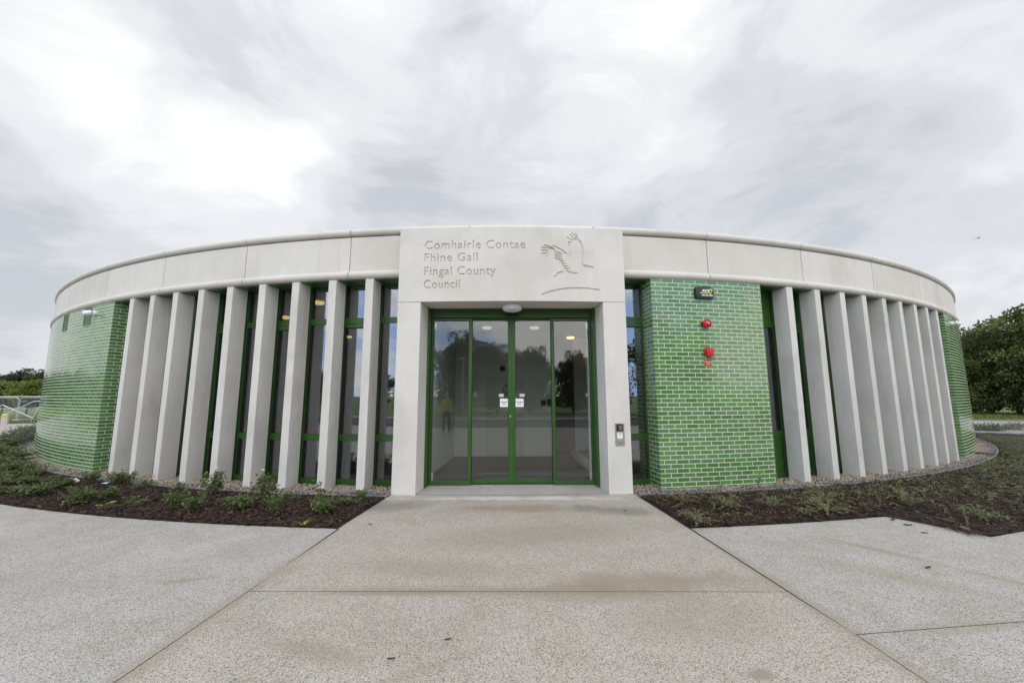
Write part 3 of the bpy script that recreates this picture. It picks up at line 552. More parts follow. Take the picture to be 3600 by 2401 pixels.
# ---- portal: pillars and engraved lintel
mb0 = []
for a0, a1 in ((-5.30, -4.23), (4.19, 5.26)):
    mb = MB(); pr = [(18.50, -.02), (18.915, -.02), (18.92, -.015), (18.92, 2.808), (18.915, 2.813), (18.50, 2.813)]
    mb.sweep(pr, a0, a1, 3, 0, False); build(mb, 'portal_pillar', M['stone'], BLD)
RL = 18.92; XA, XB = RL * R_(-5.30), RL * R_(5.26)
cu = bpy.data.curves.new('carve', 'CURVE'); cu.dimensions = '2D'; cu.fill_mode = 'BOTH'; cu.extrude = .5
def spl(pts):
    s_ = cu.splines.new('POLY'); s_.points.add(len(pts) - 1)
    for q, (x, y) in zip(s_.points, pts): q.co = (x, y, 0, 1)
    s_.use_cyclic_u = True
spl([(XA, 2.820), (XB, 2.820), (XB, 3.988), (XA, 3.988)])
BIRD = [
[(.8656,3.5483),(.885,3.5616),(.8856,3.5904),(.904,3.6211),(.8917,3.6323),(.8758,3.6814),(.8637,3.7002),(.8693,3.7194),(.8791,3.731),(.8891,3.7465),(.8612,3.7536),(.8578,3.7665),(.869,3.7729),(.8946,3.7642),(.9194,3.78),(.8918,3.8039),(.8539,3.83),(.8506,3.8452),(.8631,3.8432),(.9067,3.8081),(.9287,3.7986),(.9498,3.8113),(.9295,3.8315),(.8971,3.8731),(.8915,3.8883),(.8998,3.8939),(.93,3.8546),(.9553,3.8244),(.9856,3.8213),(.967,3.8516),(.9311,3.9007),(.9277,3.916),(.9366,3.9154),(.9677,3.8785),(.9998,3.8254),(1.0144,3.8143),(.9789,3.8826),(.9773,3.9071),(.9892,3.9074),(1.0155,3.8604),(1.0437,3.7996),(1.0504,3.7691),(1.0548,3.7961),(1.0638,3.7986),(1.0832,3.7469),(1.0967,3.6938),(1.1035,3.6177),(1.0992,3.5113),(1.0912,3.4355),(1.1035,3.3995),(1.1845,3.3846),(1.2596,3.3689),(1.2614,3.3562),(1.1831,3.3379),(1.1307,3.312),(1.0746,3.2824),(1.0602,3.2956),(1.0797,3.3373),(1.0471,3.3555),(1.026,3.3965),(.9868,3.4485),(.9437,3.4892),(.9004,3.5262),(.8728,3.5409)],
[(.4909,3.7098),(.5114,3.71),(.566,3.6932),(.6389,3.6699),(.6351,3.6584),(.5949,3.6632),(.5656,3.6674),(.6533,3.6549),(.6672,3.6096),(.7256,3.5953),(.7779,3.5734),(.7747,3.5597),(.6886,3.5796),(.6592,3.5701),(.7103,3.561),(.7672,3.5467),(.7611,3.5353),(.6661,3.549),(.655,3.5375),(.7097,3.5284),(.7695,3.5188),(.7664,3.5081),(.6802,3.519),(.6654,3.5074),(.7237,3.4954),(.7836,3.4865),(.7804,3.4736),(.7307,3.4804),(.7523,3.4596),(.807,3.4529),(.8032,3.4416),(.7593,3.4447),(.7735,3.4238),(.8356,3.4157),(.8302,3.4044),(.7805,3.4074),(.7947,3.3835),(.864,3.3756),(.8586,3.3635),(.8126,3.3688),(.8232,3.3479),(.8852,3.3414),(.8798,3.33),(.8374,3.3294),(.8515,3.3071),(.9095,3.2818),(.9678,3.2715),(1.0155,3.2701),(.9821,3.2568),(.9087,3.2459),(.8134,3.2281),(.7182,3.1985),(.6672,3.189),(.6419,3.1961),(.6298,3.2124),(.6715,3.23),(.683,3.2637),(.727,3.2844),(.7709,3.2932),(.7786,3.3098),(.7499,3.3356),(.7105,3.3763),(.675,3.4285),(.6355,3.4671),(.5773,3.4739),(.5559,3.5061),(.5197,3.523),(.5361,3.5473),(.5335,3.5662),(.4547,3.5631),(.4534,3.5782),(.5279,3.585),(.537,3.6094),(.4517,3.613),(.4467,3.6258),(.4556,3.6335),(.5373,3.6268),(.5507,3.6444),(.4486,3.6584),(.4436,3.669),(.4561,3.679),(.5546,3.6611),(.5438,3.6762),(.4915,3.6969)],
[(.6138,3.7009),(.6285,3.7049),(.6686,3.6951),(.7559,3.6491),(.8137,3.6055),(.8498,3.5725),(.8423,3.5593),(.7843,3.5962),(.7263,3.6332),(.6689,3.6677),(.6454,3.6812)],
[(.4344,2.9224),(.4828,2.9469),(.5769,2.9808),(.7002,3.0114),(.8092,3.0289),(.9185,3.0377),(1.0279,3.04),(1.1376,3.0358),(1.2476,3.0266),(1.3504,3.0114),(1.3351,2.9948),(1.2469,3.0028),(1.1369,3.0083),(1.0272,3.0111),(.9178,3.0081),(.8086,2.9978),(.6997,2.9819),(.5765,2.9513),(.4825,2.9249),(.4429,2.9136)]]
for poly in BIRD: spl(poly)
bpy.context.view_layer.update()
for body, zb, a_end, bold in (("Comhairle Contae", 3.652, .61, .036), ("Fhine Gall", 3.451, -1.61, .036), ("Fingal County", 3.235, -.77, .014), ("Council", 3.030, -2.43, .014)):
    tcv = text_curve(body, 1, bold, 1.08); to = bpy.data.objects.new('tmp', tcv); COL.objects.link(to); bpy.context.view_layer.update()
    dg = bpy.context.evaluated_depsgraph_get(); c2 = to.evaluated_get(dg).to_curve(dg)
    polys = []
    for s_ in c2.splines:
        if s_.type == 'BEZIER':
            pts = []; bp = s_.bezier_points; nb = len(bp)
            for i in range(nb):
                p0, p1 = bp[i], bp[(i + 1) % nb]
                st = 1 if ((p0.handle_right - p0.co).length < 1e-5 and (p1.handle_left - p1.co).length < 1e-5) else 4
                for q in range(st):
                    t_ = q / st; u_ = 1 - t_; v = p0.co * u_ ** 3 + p0.handle_right * 3 * u_ * u_ * t_ + p1.handle_left * 3 * u_ * t_ * t_ + p1.co * t_ ** 3; pts.append((v.x, v.y))
        else: pts = [(q.co.x, q.co.y) for q in s_.points]
        polys.append(pts)
    to.to_curve_clear(); bpy.data.objects.remove(to)
    xs = [x for p_ in polys for x, y in p_]; x0, x1 = min(xs), max(xs)
    capx = [y for p_ in [polys[0]] for x, y in p_]; cap = max(capx) - max(0, min(capx))
    X0, X1 = RL * R_(-4.10), RL * R_(a_end); sx = (X1 - X0) / (x1 - x0); sz = .130 / cap
    for p_ in polys: spl([(X0 + (x - x0) * sx, zb + y * sz) for x, y in p_])
ob = bpy.data.objects.new('tmp', cu); COL.objects.link(ob); bpy.context.view_layer.update()
me = bpy.data.meshes.new_from_object(ob.evaluated_get(bpy.context.evaluated_depsgraph_get())); bpy.data.objects.remove(ob)
bm = bmesh.new(); bm.from_mesh(me); bpy.data.meshes.remove(me); bmesh.ops.remove_doubles(bm, verts=bm.verts[:], dist=1e-5)
for i in range(1, 24):
    x = XA + (XB - XA) * i / 24; bmesh.ops.bisect_plane(bm, geom=bm.verts[:] + bm.edges[:] + bm.faces[:], plane_co=(x, 0, 0), plane_no=(1, 0, 0))
DEP = .018
for v in bm.verts:
    front = v.co.z > 0; x, z = v.co.x, v.co.y; v.co = P(math.degrees(x / RL), RL if front else RL - DEP, z)
lin = MB(); lin.bm(bm)
lin.sweep([(18.42, 2.822), (RL - DEP + .001, 2.822), (RL - DEP + .001, 3.986), (18.42, 3.986)], -5.298, 5.258, 24, 0, False)
lint = build(lin, 'entrance_lintel', M['stone'], BLD, label='curved stone lintel engraved with the council name and a flying bird')
# ---- entrance doors (flat, plane y = 6.56)
DX0, DX1, YD = -1.262, 1.375, 6.56
for s_, xo, xi, yo in ((1, P(-4.23, 18.50)[0] + .002, DX0, P(-4.23, 18.5)[1]), (-1, P(4.19, 18.50)[0] - .002, DX1, P(4.19, 18.5)[1])):
    poly = [(xo, yo + .0), (xo + .03 * s_, yo), (xi, YD - .06), (xi, YD + .16), (xo - .12 * s_, YD + .16), (xo - .12 * s_, yo + .03), (xo, yo + .03)]
    if s_ < 0: poly = poly[::-1]
    fr = MB(); fr.prism(poly, -.01, 2.818); build(fr, 'door_jamb', M['green'], BLD)
hd = MB(); hd.box(DX0 + .001, DX1 - .001, YD - .05, YD + .16, 2.688, 2.80, 0); hd.box(DX0 + .001, DX1 - .001, YD - .085, YD + .16, 2.801, 2.817, 0)
hd.box(DX0 + .001, DX1 - .001, YD - .056, YD - .05, 2.745, 2.75, 0)
hdr = build(hd, 'door_header', M['green'], BLD)
def leaf(name, x0, x1, y, gx0, gx1, gz0, gz1, z0, z1, lab):
    f = MB(); D = .045
    f.box(x0, gx0, y, y + D, z0, z1); f.box(gx1, x1, y, y + D, z0, z1); f.box(gx0, gx1, y + .001, y + D, z0, gz0); f.box(gx0, gx1, y + .001, y + D, gz1, z1)
    f.box(gx0, gx0 + .006, y + .006, y + D, gz0, gz1, 1); f.box(gx1 - .006, gx1, y + .006, y + D, gz0, gz1, 1)
    o = build(f, name, [M['green'], M['black']], BLD, label=lab)
    p = MB(); p.box(gx0 + .007, gx1 - .007, y + .018, y + .026, gz0 - .001, gz1 + .001); build(p, 'glass_pane', M['door_glass'], o); return o
leaf('side_light', -1.256, -.594, YD, -1.229, -.642, .062, 2.636, .008, 2.678, 'fixed glass side panel left of the sliding doors')
leaf('side_light', .722, 1.370, YD, .762, 1.349, .062, 2.636, .008, 2.678, 'fixed glass side panel right of the sliding doors')
dl = leaf('sliding_door', -.64, .0595, YD + .075, -.60, .006, .080, 2.655, .014, 2.70, 'left leaf of the glazed sliding door')
dr = leaf('sliding_door', .0615, .76, YD + .075, .117, .72, .080, 2.655, .014, 2.70, 'right leaf of the glazed sliding door')
mb = MB(); mb.rbox(.030, .046, YD + .062, YD + .076, 1.045, 1.085, .003); build(mb, 'lock', M['steel'], dl)
# glass clamps in the corners of the side panels
for x in (-1.215, 1.325):
    for z in (.065, 2.50): mb = MB(); mb.rbox(x - .02, x + .02, YD + .03, YD + .05, z, z + .12, .003); build(mb, 'glass_clamp', M['steel'], BLD)
# ---- inside: lobby, ceiling and the room seen through the windows
mb = MB(); mb.box(-1.40, 1.5, 6.74, 9.6, -.01, .004); build(mb, 'lobby_floor', M['mat_floor'], BLD)
mb = MB(); mb.box(-1.27, 1.12, 9.62, 9.75, 0, 2.95); lw_ = build(mb, 'lobby_wall', M['wall_in'], BLD)
mb = MB(); mb.box(-.52, .38, 9.608, 9.619, .01, 1.86); mb.box(-.05, -.045, 9.604, 9.608, .02, 1.85, 1); mb.tube([(-.0 + .11 * math.cos(t_ / 12 * 6.283), 9.59, 1.55 + .11 * math.sin(t_ / 12 * 6.283)) for t_ in range(13)], .010, 6, 1)
build(mb, 'inner_door', [mat("inner_door_laminate", (.46, .48, .43), .5), M['ink']], lw_)
mb = MB(); mb.box(-.20, -.07, 9.604, 9.619, 1.99, 2.11); build(mb, 'door_plate', M['ink'], lw_)
mb = MB(); mb.box(.78, .90, 9.60, 9.619, 1.16, 1.30); mb.box(.93, 1.06, 9.60, 9.619, 1.14, 1.32); build(mb, 'wall_socket', M['plastic_black'], lw_)
mb = MB(); mb.prism([(-1.385, 6.76), (-1.375, 7.4), (-1.26, 9.62), (-1.36, 9.62), (-1.48, 6.76)][::-1], 0, 2.95); build(mb, 'lobby_wall', M['wall_in'], BLD)
mb = MB(); mb.box(1.55, 1.62, 6.76, 10.0, 0, .12); mb.box(1.75, 2.15, 10.6, 10.7, 0, 2.95); mb.box(1.36, 1.44, 6.80, 6.88, 0, 2.95); build(mb, 'inner_partition', M['wall_in'], BLD)
mb = MB(); mb.box(-1.29, 1.6, 6.72, 12.4, 2.93, 2.96); build(mb, 'lobby_ceiling', M['wall_in'], BLD)
mb = MB(); mb.sweep([(6, -.015), (18.36, -.015), (18.36, -.005), (6, -.005)], -60, 60, 40, 0, False); build(mb, 'inner_floor', M['floor_in'], BLD)
mb = MB()
for a0, a1 in ((-60, -4.3), (7.2, 60)): mb.sweep([(6, 3.17), (18.33, 3.17), (18.33, 3.24), (6, 3.24)], a0, a1, 30, 0, False)
mb.sweep([(6, 3.12), (16.5, 3.12), (16.5, 3.16), (6, 3.16)], -4.3, 7.2, 6, 0, False)
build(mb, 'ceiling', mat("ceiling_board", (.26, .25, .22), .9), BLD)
mb = MB(); mb.sweep([(12.3, 0), (12.5, 0), (12.5, 3.2), (12.3, 3.2)], -60, 60, 40, 0, True); mb.box(-1.52, -1.49, 6.9, 13, 0, 3.2); mb.box(3.4, 3.5, 6.95, 12.8, 0, 3.2)
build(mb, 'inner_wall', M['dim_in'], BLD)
mb = MB(); mb.sweep([(16.2, 0), (16.26, 0), (16.26, 1.62), (16.2, 1.62)], -24, -6.6, 30, 0, True); build(mb, 'ribbed_screen', M['dado'], BLD); mb = MB(); mb.sweep([(16.2, 0), (16.26, 0), (16.26, 1.62), (16.2, 1.62)], 14, 34, 30, 0, True)
build(mb, 'ribbed_screen', M['dado'], BLD)
mb = MB(); mb.sweep([(17.35, .66), (17.75, .66), (17.75, .80), (17.35, .80)], -19, -9, 12, 0, False); mb.sweep([(17.5, .0), (17.55, .0), (17.55, .66), (17.5, .66)], -18, -10, 12, 1, False)
build(mb, 'bench', [M['red_in'], M['dado']], BLD)
def ceiling_light(x, y, z, mt, lab, r=.105):
    o = empty('ceiling_light', (x, y, z), lab, 'ceiling light')
    mb = MB(); mb.lathe([(0, .05), (r * 1.03, .05), (r * 1.03, .02), (r, .02)], 24, 0, Matrix.Translation((x, y, z))); build(mb, 'rim', M['white'], o)
    mb = MB(); mb.lathe([(r, .02), (r, -.01), (r * .9, -.025), (0, -.03)], 24, 0, Matrix.Translation((x, y, z))); build(mb, 'diffuser', mt, o)
ceiling_light(-3.50, 7.25, 3.11, M['lamp_warm'], 'warm lit round lamp high in the third window left of the entrance')
ceiling_light(-4.88, 8.64, 3.11, M['lamp_warm'], 'warm lit round lamp in the fourth window left of the entrance')
ceiling_light(-4.65, 11.56, 3.11, M['lamp_warm'], 'small warm lit round lamp in the second window left of the entrance')
ceiling_light(-.47, 8.79, 2.90, M['lamp_cool'], 'pale round lamp on the lobby ceiling behind the left sliding door')
ceiling_light(.59, 8.79, 2.90, M['lamp_cool'], 'pale round lamp on the lobby ceiling behind the right sliding door')
ceiling_light(1.64, 10.34, 2.90, M['lamp_warm'], 'warm lit round lamp seen through the right side panel of the entrance', .10)
mb = MB(); mb.box(-1.10, 1.05, 6.85, 6.87, -.002, .010, 0); 
# ================================================================ THINGS ON THE BUILDING
mb = MB(); Mx = Matrix.Translation((.068, 6.22, 2.818))
dome = empty('dome_lamp', (.068, 6.22, 2.818), 'round white ceiling lamp under the stone lintel above the doors', 'lamp')
mb.lathe([(0, 0), (.150, 0), (.158, -.012), (.158, -.03)], 32, 0, Mx); build(mb, 'base_ring', M['white'], dome)
mb = MB(); mb.lathe([(.158, -.03), (.155, -.05), (.14, -.075), (.09, -.092), (0, -.098)], 32, 0, Mx); build(mb, 'diffuser', mat("opal_diffuser", (.78, .77, .82), .35), dome)
mb = MB(); mb.rbox(-.070, .185, YD - .085, YD - .0505, 2.694, 2.738, .012, 3); build(mb, 'door_sensor', M['plastic_black'], origin=(.06, YD - .06, 2.70), label='black motion sensor bar on the green header above the sliding doors', cat='sensor')
for x0, x1, side in ((-.132, .004, 'left'), (.124, .258, 'right')):
    n_ = empty('door_notice', ((x0 + x1) / 2, YD + .09, 1.219), 'white Automatic Door notice stuck on the %s sliding door' % side, 'notice')
    mb = MB(); mb.box(x0, x1, YD + .0905, YD + .0925, 1.219, 1.354); build(mb, 'sheet', M['paper'], n_)
    cx_ = (x0 + x1) / 2
    text_obj('Automatic', Matrix.Translation((cx_, YD + .0895, 1.301)), .020, .116, M['ink'], n_, bold=.02, extr=.0006)
    text_obj('Door', Matrix.Translation((cx_, YD + .0895, 1.270)), .020, .056, M['ink'], n_, bold=.02, extr=.0006)
for x0, x1, side in ((-.150, -.072, 'left'), (.194, .274, 'right')):
    mb = MB(); mb.box(x0, x1, YD + .0905, YD + .0925, 1.383, 1.432); mb.box(x0 + .012, x1 - .012, YD + .0895, YD + .0905, 1.404, 1.410, 1)
    build(mb, 'door_sticker', [mat("pale_sticker", (.52, .62, .60), .5), M['steel']], origin=((x0 + x1) / 2, YD + .09, 1.38), label='small pale sticker on the %s sliding door above the notice' % side, cat='sticker')
# slot drain across the threshold
dn = empty('slot_drain', P(0, 18.885), 'narrow steel slot drain across the entrance between the stone pillars', 'drain')
mb = MB(); mb.sweep([(18.868, -.03), (18.904, -.03), (18.904, -.008), (18.868, -.008)], -4.2, 4.17, 12, 0, False); build(mb, 'channel', M['dark_steel'], dn)
mb = MB()
for i in range(150): mb.box(-.0042, .0042, -.017, .017, -.006, .002, 0, wallM(-4.17 + 8.32 * i / 149, 18.886, 0))
for R in (18.869, 18.901): mb.sweep([(R, -.01), (R + .003, -.01), (R + .003, .002), (R, .002)], -4.2, 4.17, 12, 0, False)
build(mb, 'grating', M['galv'], dn)
# keypad panel on the right pillar
kp = empty('entry_panel', P(4.755, 18.921, .673), 'steel entry keypad panel on the right stone pillar', 'keypad'); Mx = wallM(4.755, 18.921, .835)
mb = MB(); mb.rbox(-.071, .071, -.006, .004, -.163, .163, .002, 1, 0, Mx); build(mb, 'backplate', M['steel'], kp)
mb = MB(); mb.rbox(-.047, .047, -.035, -.006, .046, .152, .010, 2, 0, Mx); kk = build(mb, 'keypad', M['plastic_black'], kp)
mb = MB()
for r in range(4):
    for c in range(3): mb.rbox(-.024 + c * .019, -.012 + c * .019, -.039, -.034, .066 + r * .017, .077 + r * .017, .002, 1, 0, Mx)
build(mb, 'keys', M['steel'], kk)
mb = MB(); mb.box(-.041, .041, -.0075, -.006, -.058, .040, 0, Mx); lbl = build(mb, 'card_label', M['paper'], kp)
mb = MB(); mb.tube([tuple(Mx @ Vector((.004 + .012 * math.cos(t_), -.008, .006 + .012 * math.sin(t_)))) for t_ in np.linspace(-2.2, 2.2, 10)], .0022, 5); mb.tube([tuple(Mx @ Vector((-.012, -.008, -.012))), tuple(Mx @ Vector((.008, -.008, -.014)))], .0022, 5); build(mb, 'lettering', M['ink'], lbl)
mb = MB(); mb.rbox(-.014, .014, -.022, -.006, -.135, -.085, .004, 2, 0, Mx); mb.rbox(-.005, .005, -.027, -.021, -.118, -.10, .002, 1, 1, Mx); build(mb, 'key_switch', [M['steel'], M['dark_steel']], kp)
# alarm box
Mx = wallM(9.60, 18.742, 3.052)
ab = empty('alarm_box', P(9.60, 18.742, 2.95), 'black security alarm box with white lettering high on the green brick panel', 'alarm')
bm = bmesh.new(); pts = [(-.158, -.075), (-.13, -.098), (.13, -.098), (.158, -.075), (.163, .0), (.155, .07), (.125, .098), (0, .104), (-.125, .098), (-.155, .07), (-.163, 0)]
vs = [bm.verts.new((x, -.055, z)) for x, z in pts]; f = bm.faces.new(vs); rr = bmesh.ops.extrude_face_region(bm, geom=[f]); nv = [q for q in rr['geom'] if isinstance(q, bmesh.types.BMVert)]
for v in nv: v.co.y = 0; v.co.x *= 1.04; v.co.z *= 1.05
bmesh.ops.recalc_face_normals(bm, faces=bm.faces[:]); bmesh.ops.bevel(bm, geom=[q for q in bm.edges if all(abs(v.co.y + .055) < 1e-4 for v in q.verts)], offset=.012, segments=3, profile=.6, affect='EDGES')
mb = MB(); mb.bm(bm, 0, Mx, True); build(mb, 'cover', M['plastic_black'], ab)
text_obj('ACS', Mx @ Matrix.Translation((.012, -.0565, .032)), .044, .165, M['white'], ab, 'logo_lettering', bold=.045, shear=.35)
text_obj('042 966 6992', Mx @ Matrix.Translation((.035, -.0565, -.046)), .026, .200, M['white'], ab, 'phone_number', bold=.03)
mb = MB(); mb.add([(-.108, -.057, -.018), (.112, -.057, -.018), (.118, -.057, -.004), (-.096, -.057, -.004)], [(0, 1, 2, 3)], 0, False, Mx)
sw = [(.085, .066), (.115, .066), (.134, .056), (.132, .036), (.112, .014), (.092, .004), (.106, .022), (.114, .038), (.108, .050)]
mb.prism([(x, z) for x, z in sw][::-1], .055, .058, 0, Mx @ Matrix.Rotation(R_(90), 4, 'X')); build(mb, 'green_swoosh', M['lime'], ab)
# beacon
Mx = wallM(9.60, 18.742, 2.540) @ Matrix.Rotation(R_(90), 4, 'X')
be = empty('alarm_beacon', P(9.60, 18.742, 2.46), 'round red fire alarm beacon on the green brick panel', 'alarm beacon')
mb = MB(); mb.lathe([(0, 0), (.062, 0), (.066, .012), (.07, .03), (.073, .055), (.066, .072), (.055, .072), (.05, .060)], 28, 0, Mx); mb.box(-.085, -.06, -.012, .014, .0, .03, 1, Mx); build(mb, 'housing', [M['red'], M['black']], be)
mb = MB(); mb.lathe([(.054, .058), (.045, .074), (.028, .086), (0, .092)], 24, 0, Mx); build(mb, 'lens', M['red_lens'], be)
mb = MB(); mb.lathe([(0, .0915), (.009, .0915), (.008, .096), (0, .098)], 12, 0, Mx); build(mb, 'lamp_tip', M['white'], be)
# firefighter switch and its sign
Mx = wallM(9.62, 18.742, 2.078)
fs = empty('firefighters_switch', P(9.62, 18.742, 2.0), 'boxy red firefighter isolator switch below the round beacon', 'switch')
mb = MB(); mb.rbox(-.055, .070, -.075, 0, -.066, .068, .016, 3, 0, Mx); build(mb, 'housing', M['red'], fs)
mb = MB(); mb.rbox(-.078, -.050, -.055, -.02, -.02, .055, .008, 2, 0, Mx); mb.rbox(-.07, -.056, -.05, -.03, .05, .066, .004, 1, 0, Mx); build(mb, 'lever', M['red'], fs)
mb = MB(); mb.tube([Mx @ Vector((-.052, -.02, -.07)), Mx @ Vector((-.050, -.012, -.115))], .009, 8); build(mb, 'conduit', M['galv'], fs)
Mx = wallM(9.61, 18.745, 1.911)
sg = empty('firefighters_sign', P(9.61, 18.745, 1.87), 'small rectangular red sign with white lettering below the red switch', 'sign')
mb = MB(); mb.rbox(-.063, .063, -.003, 0, -.041, .041, .001, 1, 0, Mx); build(mb, 'plate', M['red'], sg)
text_obj("FIREFIGHTER'S", Mx @ Matrix.Translation((0, -.0035, .016)), .017, .108, M['white'], sg, bold=.02, extr=.0006)
text_obj("SWITCH", Mx @ Matrix.Translation((0, -.0035, -.018)), .017, .058, M['white'], sg, bold=.02, extr=.0006)
# vents
for a, lab in ((-28.25, 'green louvred wall vent under the stone band, half hidden by the security camera'), (-32.75, 'green louvred wall vent at the far left of the brick wall')):
    Mx = wallM(a, 18.742, 3.065); v_ = empty('wall_vent', P(a, 18.742, 2.87), lab, 'vent')
    mb = MB(); w, h = .172, .190
    for b in ((-w, -w + .016, -h, h), (w - .016, w, -h, h), (-w + .016, w - .016, -h, -h + .016), (-w + .016, w - .016, h - .016, h)): mb.box(b[0], b[1], -.012, .002, b[2], b[3], 0, Mx)
    build(mb, 'frame', mat("vent_green", (.10, .20, .09), .5), v_)
    mb = MB()
    for i in range(12):
        z = -h + .032 + i * .0285; mb.add([(-w + .016, -.010, z - .007), (w - .016, -.010, z - .007), (w - .016, .0, z + .010), (-w + .016, .0, z + .010), (-w + .016, -.008, z - .010), (w - .016, -.008, z - .010)], [(0, 1, 2, 3), (4, 5, 1, 0)], 0, False, Mx)
    build(mb, 'louvres', mat("vent_slat", (.20, .28, .18), .5), v_)
    mb = MB(); mb.box(-w + .016, w - .016, -.0035, -.0025, -h + .016, h - .016, 0, Mx); build(mb, 'backing', M['black'], v_)
# cameras
for a, z, turn, lab in ((-27.0, 3.090, -58, 'white security camera on the left brick wall pointing along the facade'), (34.1, 3.078, 72, 'white security camera on the far right brick wall under the stone band')):
    Mw = wallM(a, 18.742, z); c_o = empty('security_camera', P(a, 18.742, z), lab, 'camera')
    Mx = Mw @ Matrix.Rotation(R_(90), 4, 'X')
    mb = MB(); mb.lathe([(0, 0), (.055, 0), (.058, .01), (.056, .04), (.048, .05), (.046, .085), (0, .085)], 24, 0, Mx); build(mb, 'mount', M['white'], c_o)
    Mb = Mw @ Matrix.Translation((0, -.10, 0)) @ Matrix.Rotation(R_(turn), 4, 'Z') @ Matrix.Rotation(R_(97), 4, 'X')
    mb = MB(); mb.lathe([(0, -.06), (.035, -.055), (.05, -.02), (.052, .03), (.05, .09), (.044, .10), (.038, .092)], 24, 0, Mb); bd = build(mb, 'body', M['white'], c_o)
    mb = MB(); mb.lathe([(.039, .09), (.03, .098), (0, .10)], 20, 0, Mb); build(mb, 'lens', M['plastic_black'], bd)
for (x0, y0), (x1, y1), lab in (((-11.575, 9.995), (-11.40, 10.12), 'flat dark drain cover on the pebbles at the left wall'), ((11.205, 9.749), (11.30, 9.56), 'flat dark drain cover on the pebbles at the right wall')):
    d = Vector((x1 - x0, y1 - y0, 0)); mx = Matrix.Translation(((x0 + x1) / 2, (y0 + y1) / 2, 0)) @ Matrix.Rotation(math.atan2(d.y, d.x), 4, 'Z')
    mb = MB(); mb.rbox(-.22, .22, -.09, .09, 0, .035, .006, 1, 0, mx); build(mb, 'drain_cover', M['dark_steel'], origin=((x0 + x1) / 2, (y0 + y1) / 2, 0), label=lab, cat='drain cover')
# ================================================================ PLANTS
def leaves_np(c, dirs, l, w, up_bias=.0):                      # rhombic leaves at c pointing along dirs
    n = len(c); nrm = rng.normal(0, 1, (n, 3)); nrm[:, 2] = np.abs(nrm[:, 2]) + up_bias
    dirs = dirs / np.linalg.norm(dirs, axis=1, keepdims=True); side = np.cross(dirs, nrm); side /= np.linalg.norm(side, axis=1, keepdims=True) + 1e-9
    l = np.broadcast_to(np.asarray(l).reshape(-1, 1), (n, 1)); w = np.broadcast_to(np.asarray(w).reshape(-1, 1), (n, 1))
    V = np.stack([c, c + dirs * l * .45 + side * w, c + dirs * l, c + dirs * l * .5 - side * w], 1).reshape(-1, 3)
    return V, np.arange(4 * n).reshape(-1, 4)
def rose_proto(seed, nst, h, wid, nleaf, mat_, flower, open_=1.0):
    global rng
    rs = random.Random(seed); root = empty('rose_bush', (0, 0, 0), 'x', 'rose bush')
    st = MB(); C, Dv = [], []
    for i in range(nst):
        az = rs.uniform(0, 6.283); lean = rs.uniform(.1, .9); p = Vector((0, 0, -.02)); d = Vector((math.cos(az) * lean, math.sin(az) * lean, 1)).normalized()
        L_ = h * rs.uniform(.6, 1.0); pts = [p.copy()]
        for k in range(5):
            p = p + d * L_ / 5; d = (d + Vector((rs.uniform(-.25, .25), rs.uniform(-.25, .25), rs.uniform(-.1, .15)))).normalized(); pts.append(p.copy())
        tip = pts[-1]; sc = wid / 2 / max(.05, math.hypot(tip.x, tip.y)) if lean > .35 else 1; sc = min(max(sc, .6), 1.5)
        pts = [Vector((q.x * sc, q.y * sc, q.z)) for q in pts]; st.tube(pts, .0032, 4, 0, None, .0015)
        for k in range(nleaf // nst):
            t_ = rs.uniform(.25, 1.0) * 5; i0 = min(int(t_), 4); q = pts[i0].lerp(pts[i0 + 1], t_ - i0)
            o_ = Vector((rs.gauss(0, 1), rs.gauss(0, 1), rs.gauss(.1, .6))).normalized(); tw = rs.uniform(.01, .05) * open_
            q2 = q + o_ * tw
            for s3 in ((0, 0), (.7, .008), (-.7, .008)):
                dd = Vector((o_.x * math.cos(s3[0]) - o_.y * math.sin(s3[0]), o_.x * math.sin(s3[0]) + o_.y * math.cos(s3[0]), o_.z - .15)); C.append((q2 - o_ * s3[1])[:]); Dv.append(dd[:])
    C = np.array(C); Dv = np.array(Dv); V, F = leaves_np(C, Dv, rng.uniform(.018, .034, len(C)), rng.uniform(.007, .012, len(C)), .6)
    zt = C[:, 2] / max(h, .01); T = np.clip(rng.normal(.38, .2, len(C)) + .2 * (zt - .5), 0, 1)
    build_np('foliage', V, F, T, mat_, root)
    build(st, 'stems', M['stem'], root)
    if flower:
        for k in range(flower):
            q = Vector((rs.uniform(-.04, .04), rs.uniform(-.04, .04), h * rs.uniform(.92, 1.05))); mb = MB()
            for ring, (n_, rr, zz_, tl) in enumerate(((6, .024, 0, .5), (5, .016, .006, .9), (3, .009, .010, 1.3))):
                for j in range(n_):
                    a = 6.283 * j / n_ + ring * .5; ca, sa = math.cos(a), math.sin(a); u = Vector((ca * math.cos(tl), sa * math.cos(tl), math.sin(tl))); s_ = Vector((-sa, ca, 0)); b_ = q + Vector((ca, sa, 0)) * .003 + Vector((0, 0, zz_))
                    mb.add([b_, b_ + u * rr * .6 + s_ * rr * .5, b_ + u * rr, b_ + u * rr * .6 - s_ * rr * .5], [(0, 1, 2, 3)])
            build(mb, 'flower', M['petal'], root)
    return root
protos = [rose_proto(11, 13, .22, .30, 300, M['rose_leaf'], 0), rose_proto(12, 11, .20, .24, 220, M['rose_leaf'], 0), rose_proto(13, 16, .24, .34, 380, M['rose_leaf'], 0), rose_proto(14, 4, .20, .12, 50, M['rose_leaf'], 0), rose_proto(15, 11, .24, .26, 240, M['rose_leaf'], 1), rose_proto(16, 13, .22, .30, 280, M['rose_leaf'], 2)]
PH = [.22, .20, .24, .20, .24, .22]; PWd = [.30, .24, .34, .12, .26, .30]
used = set()
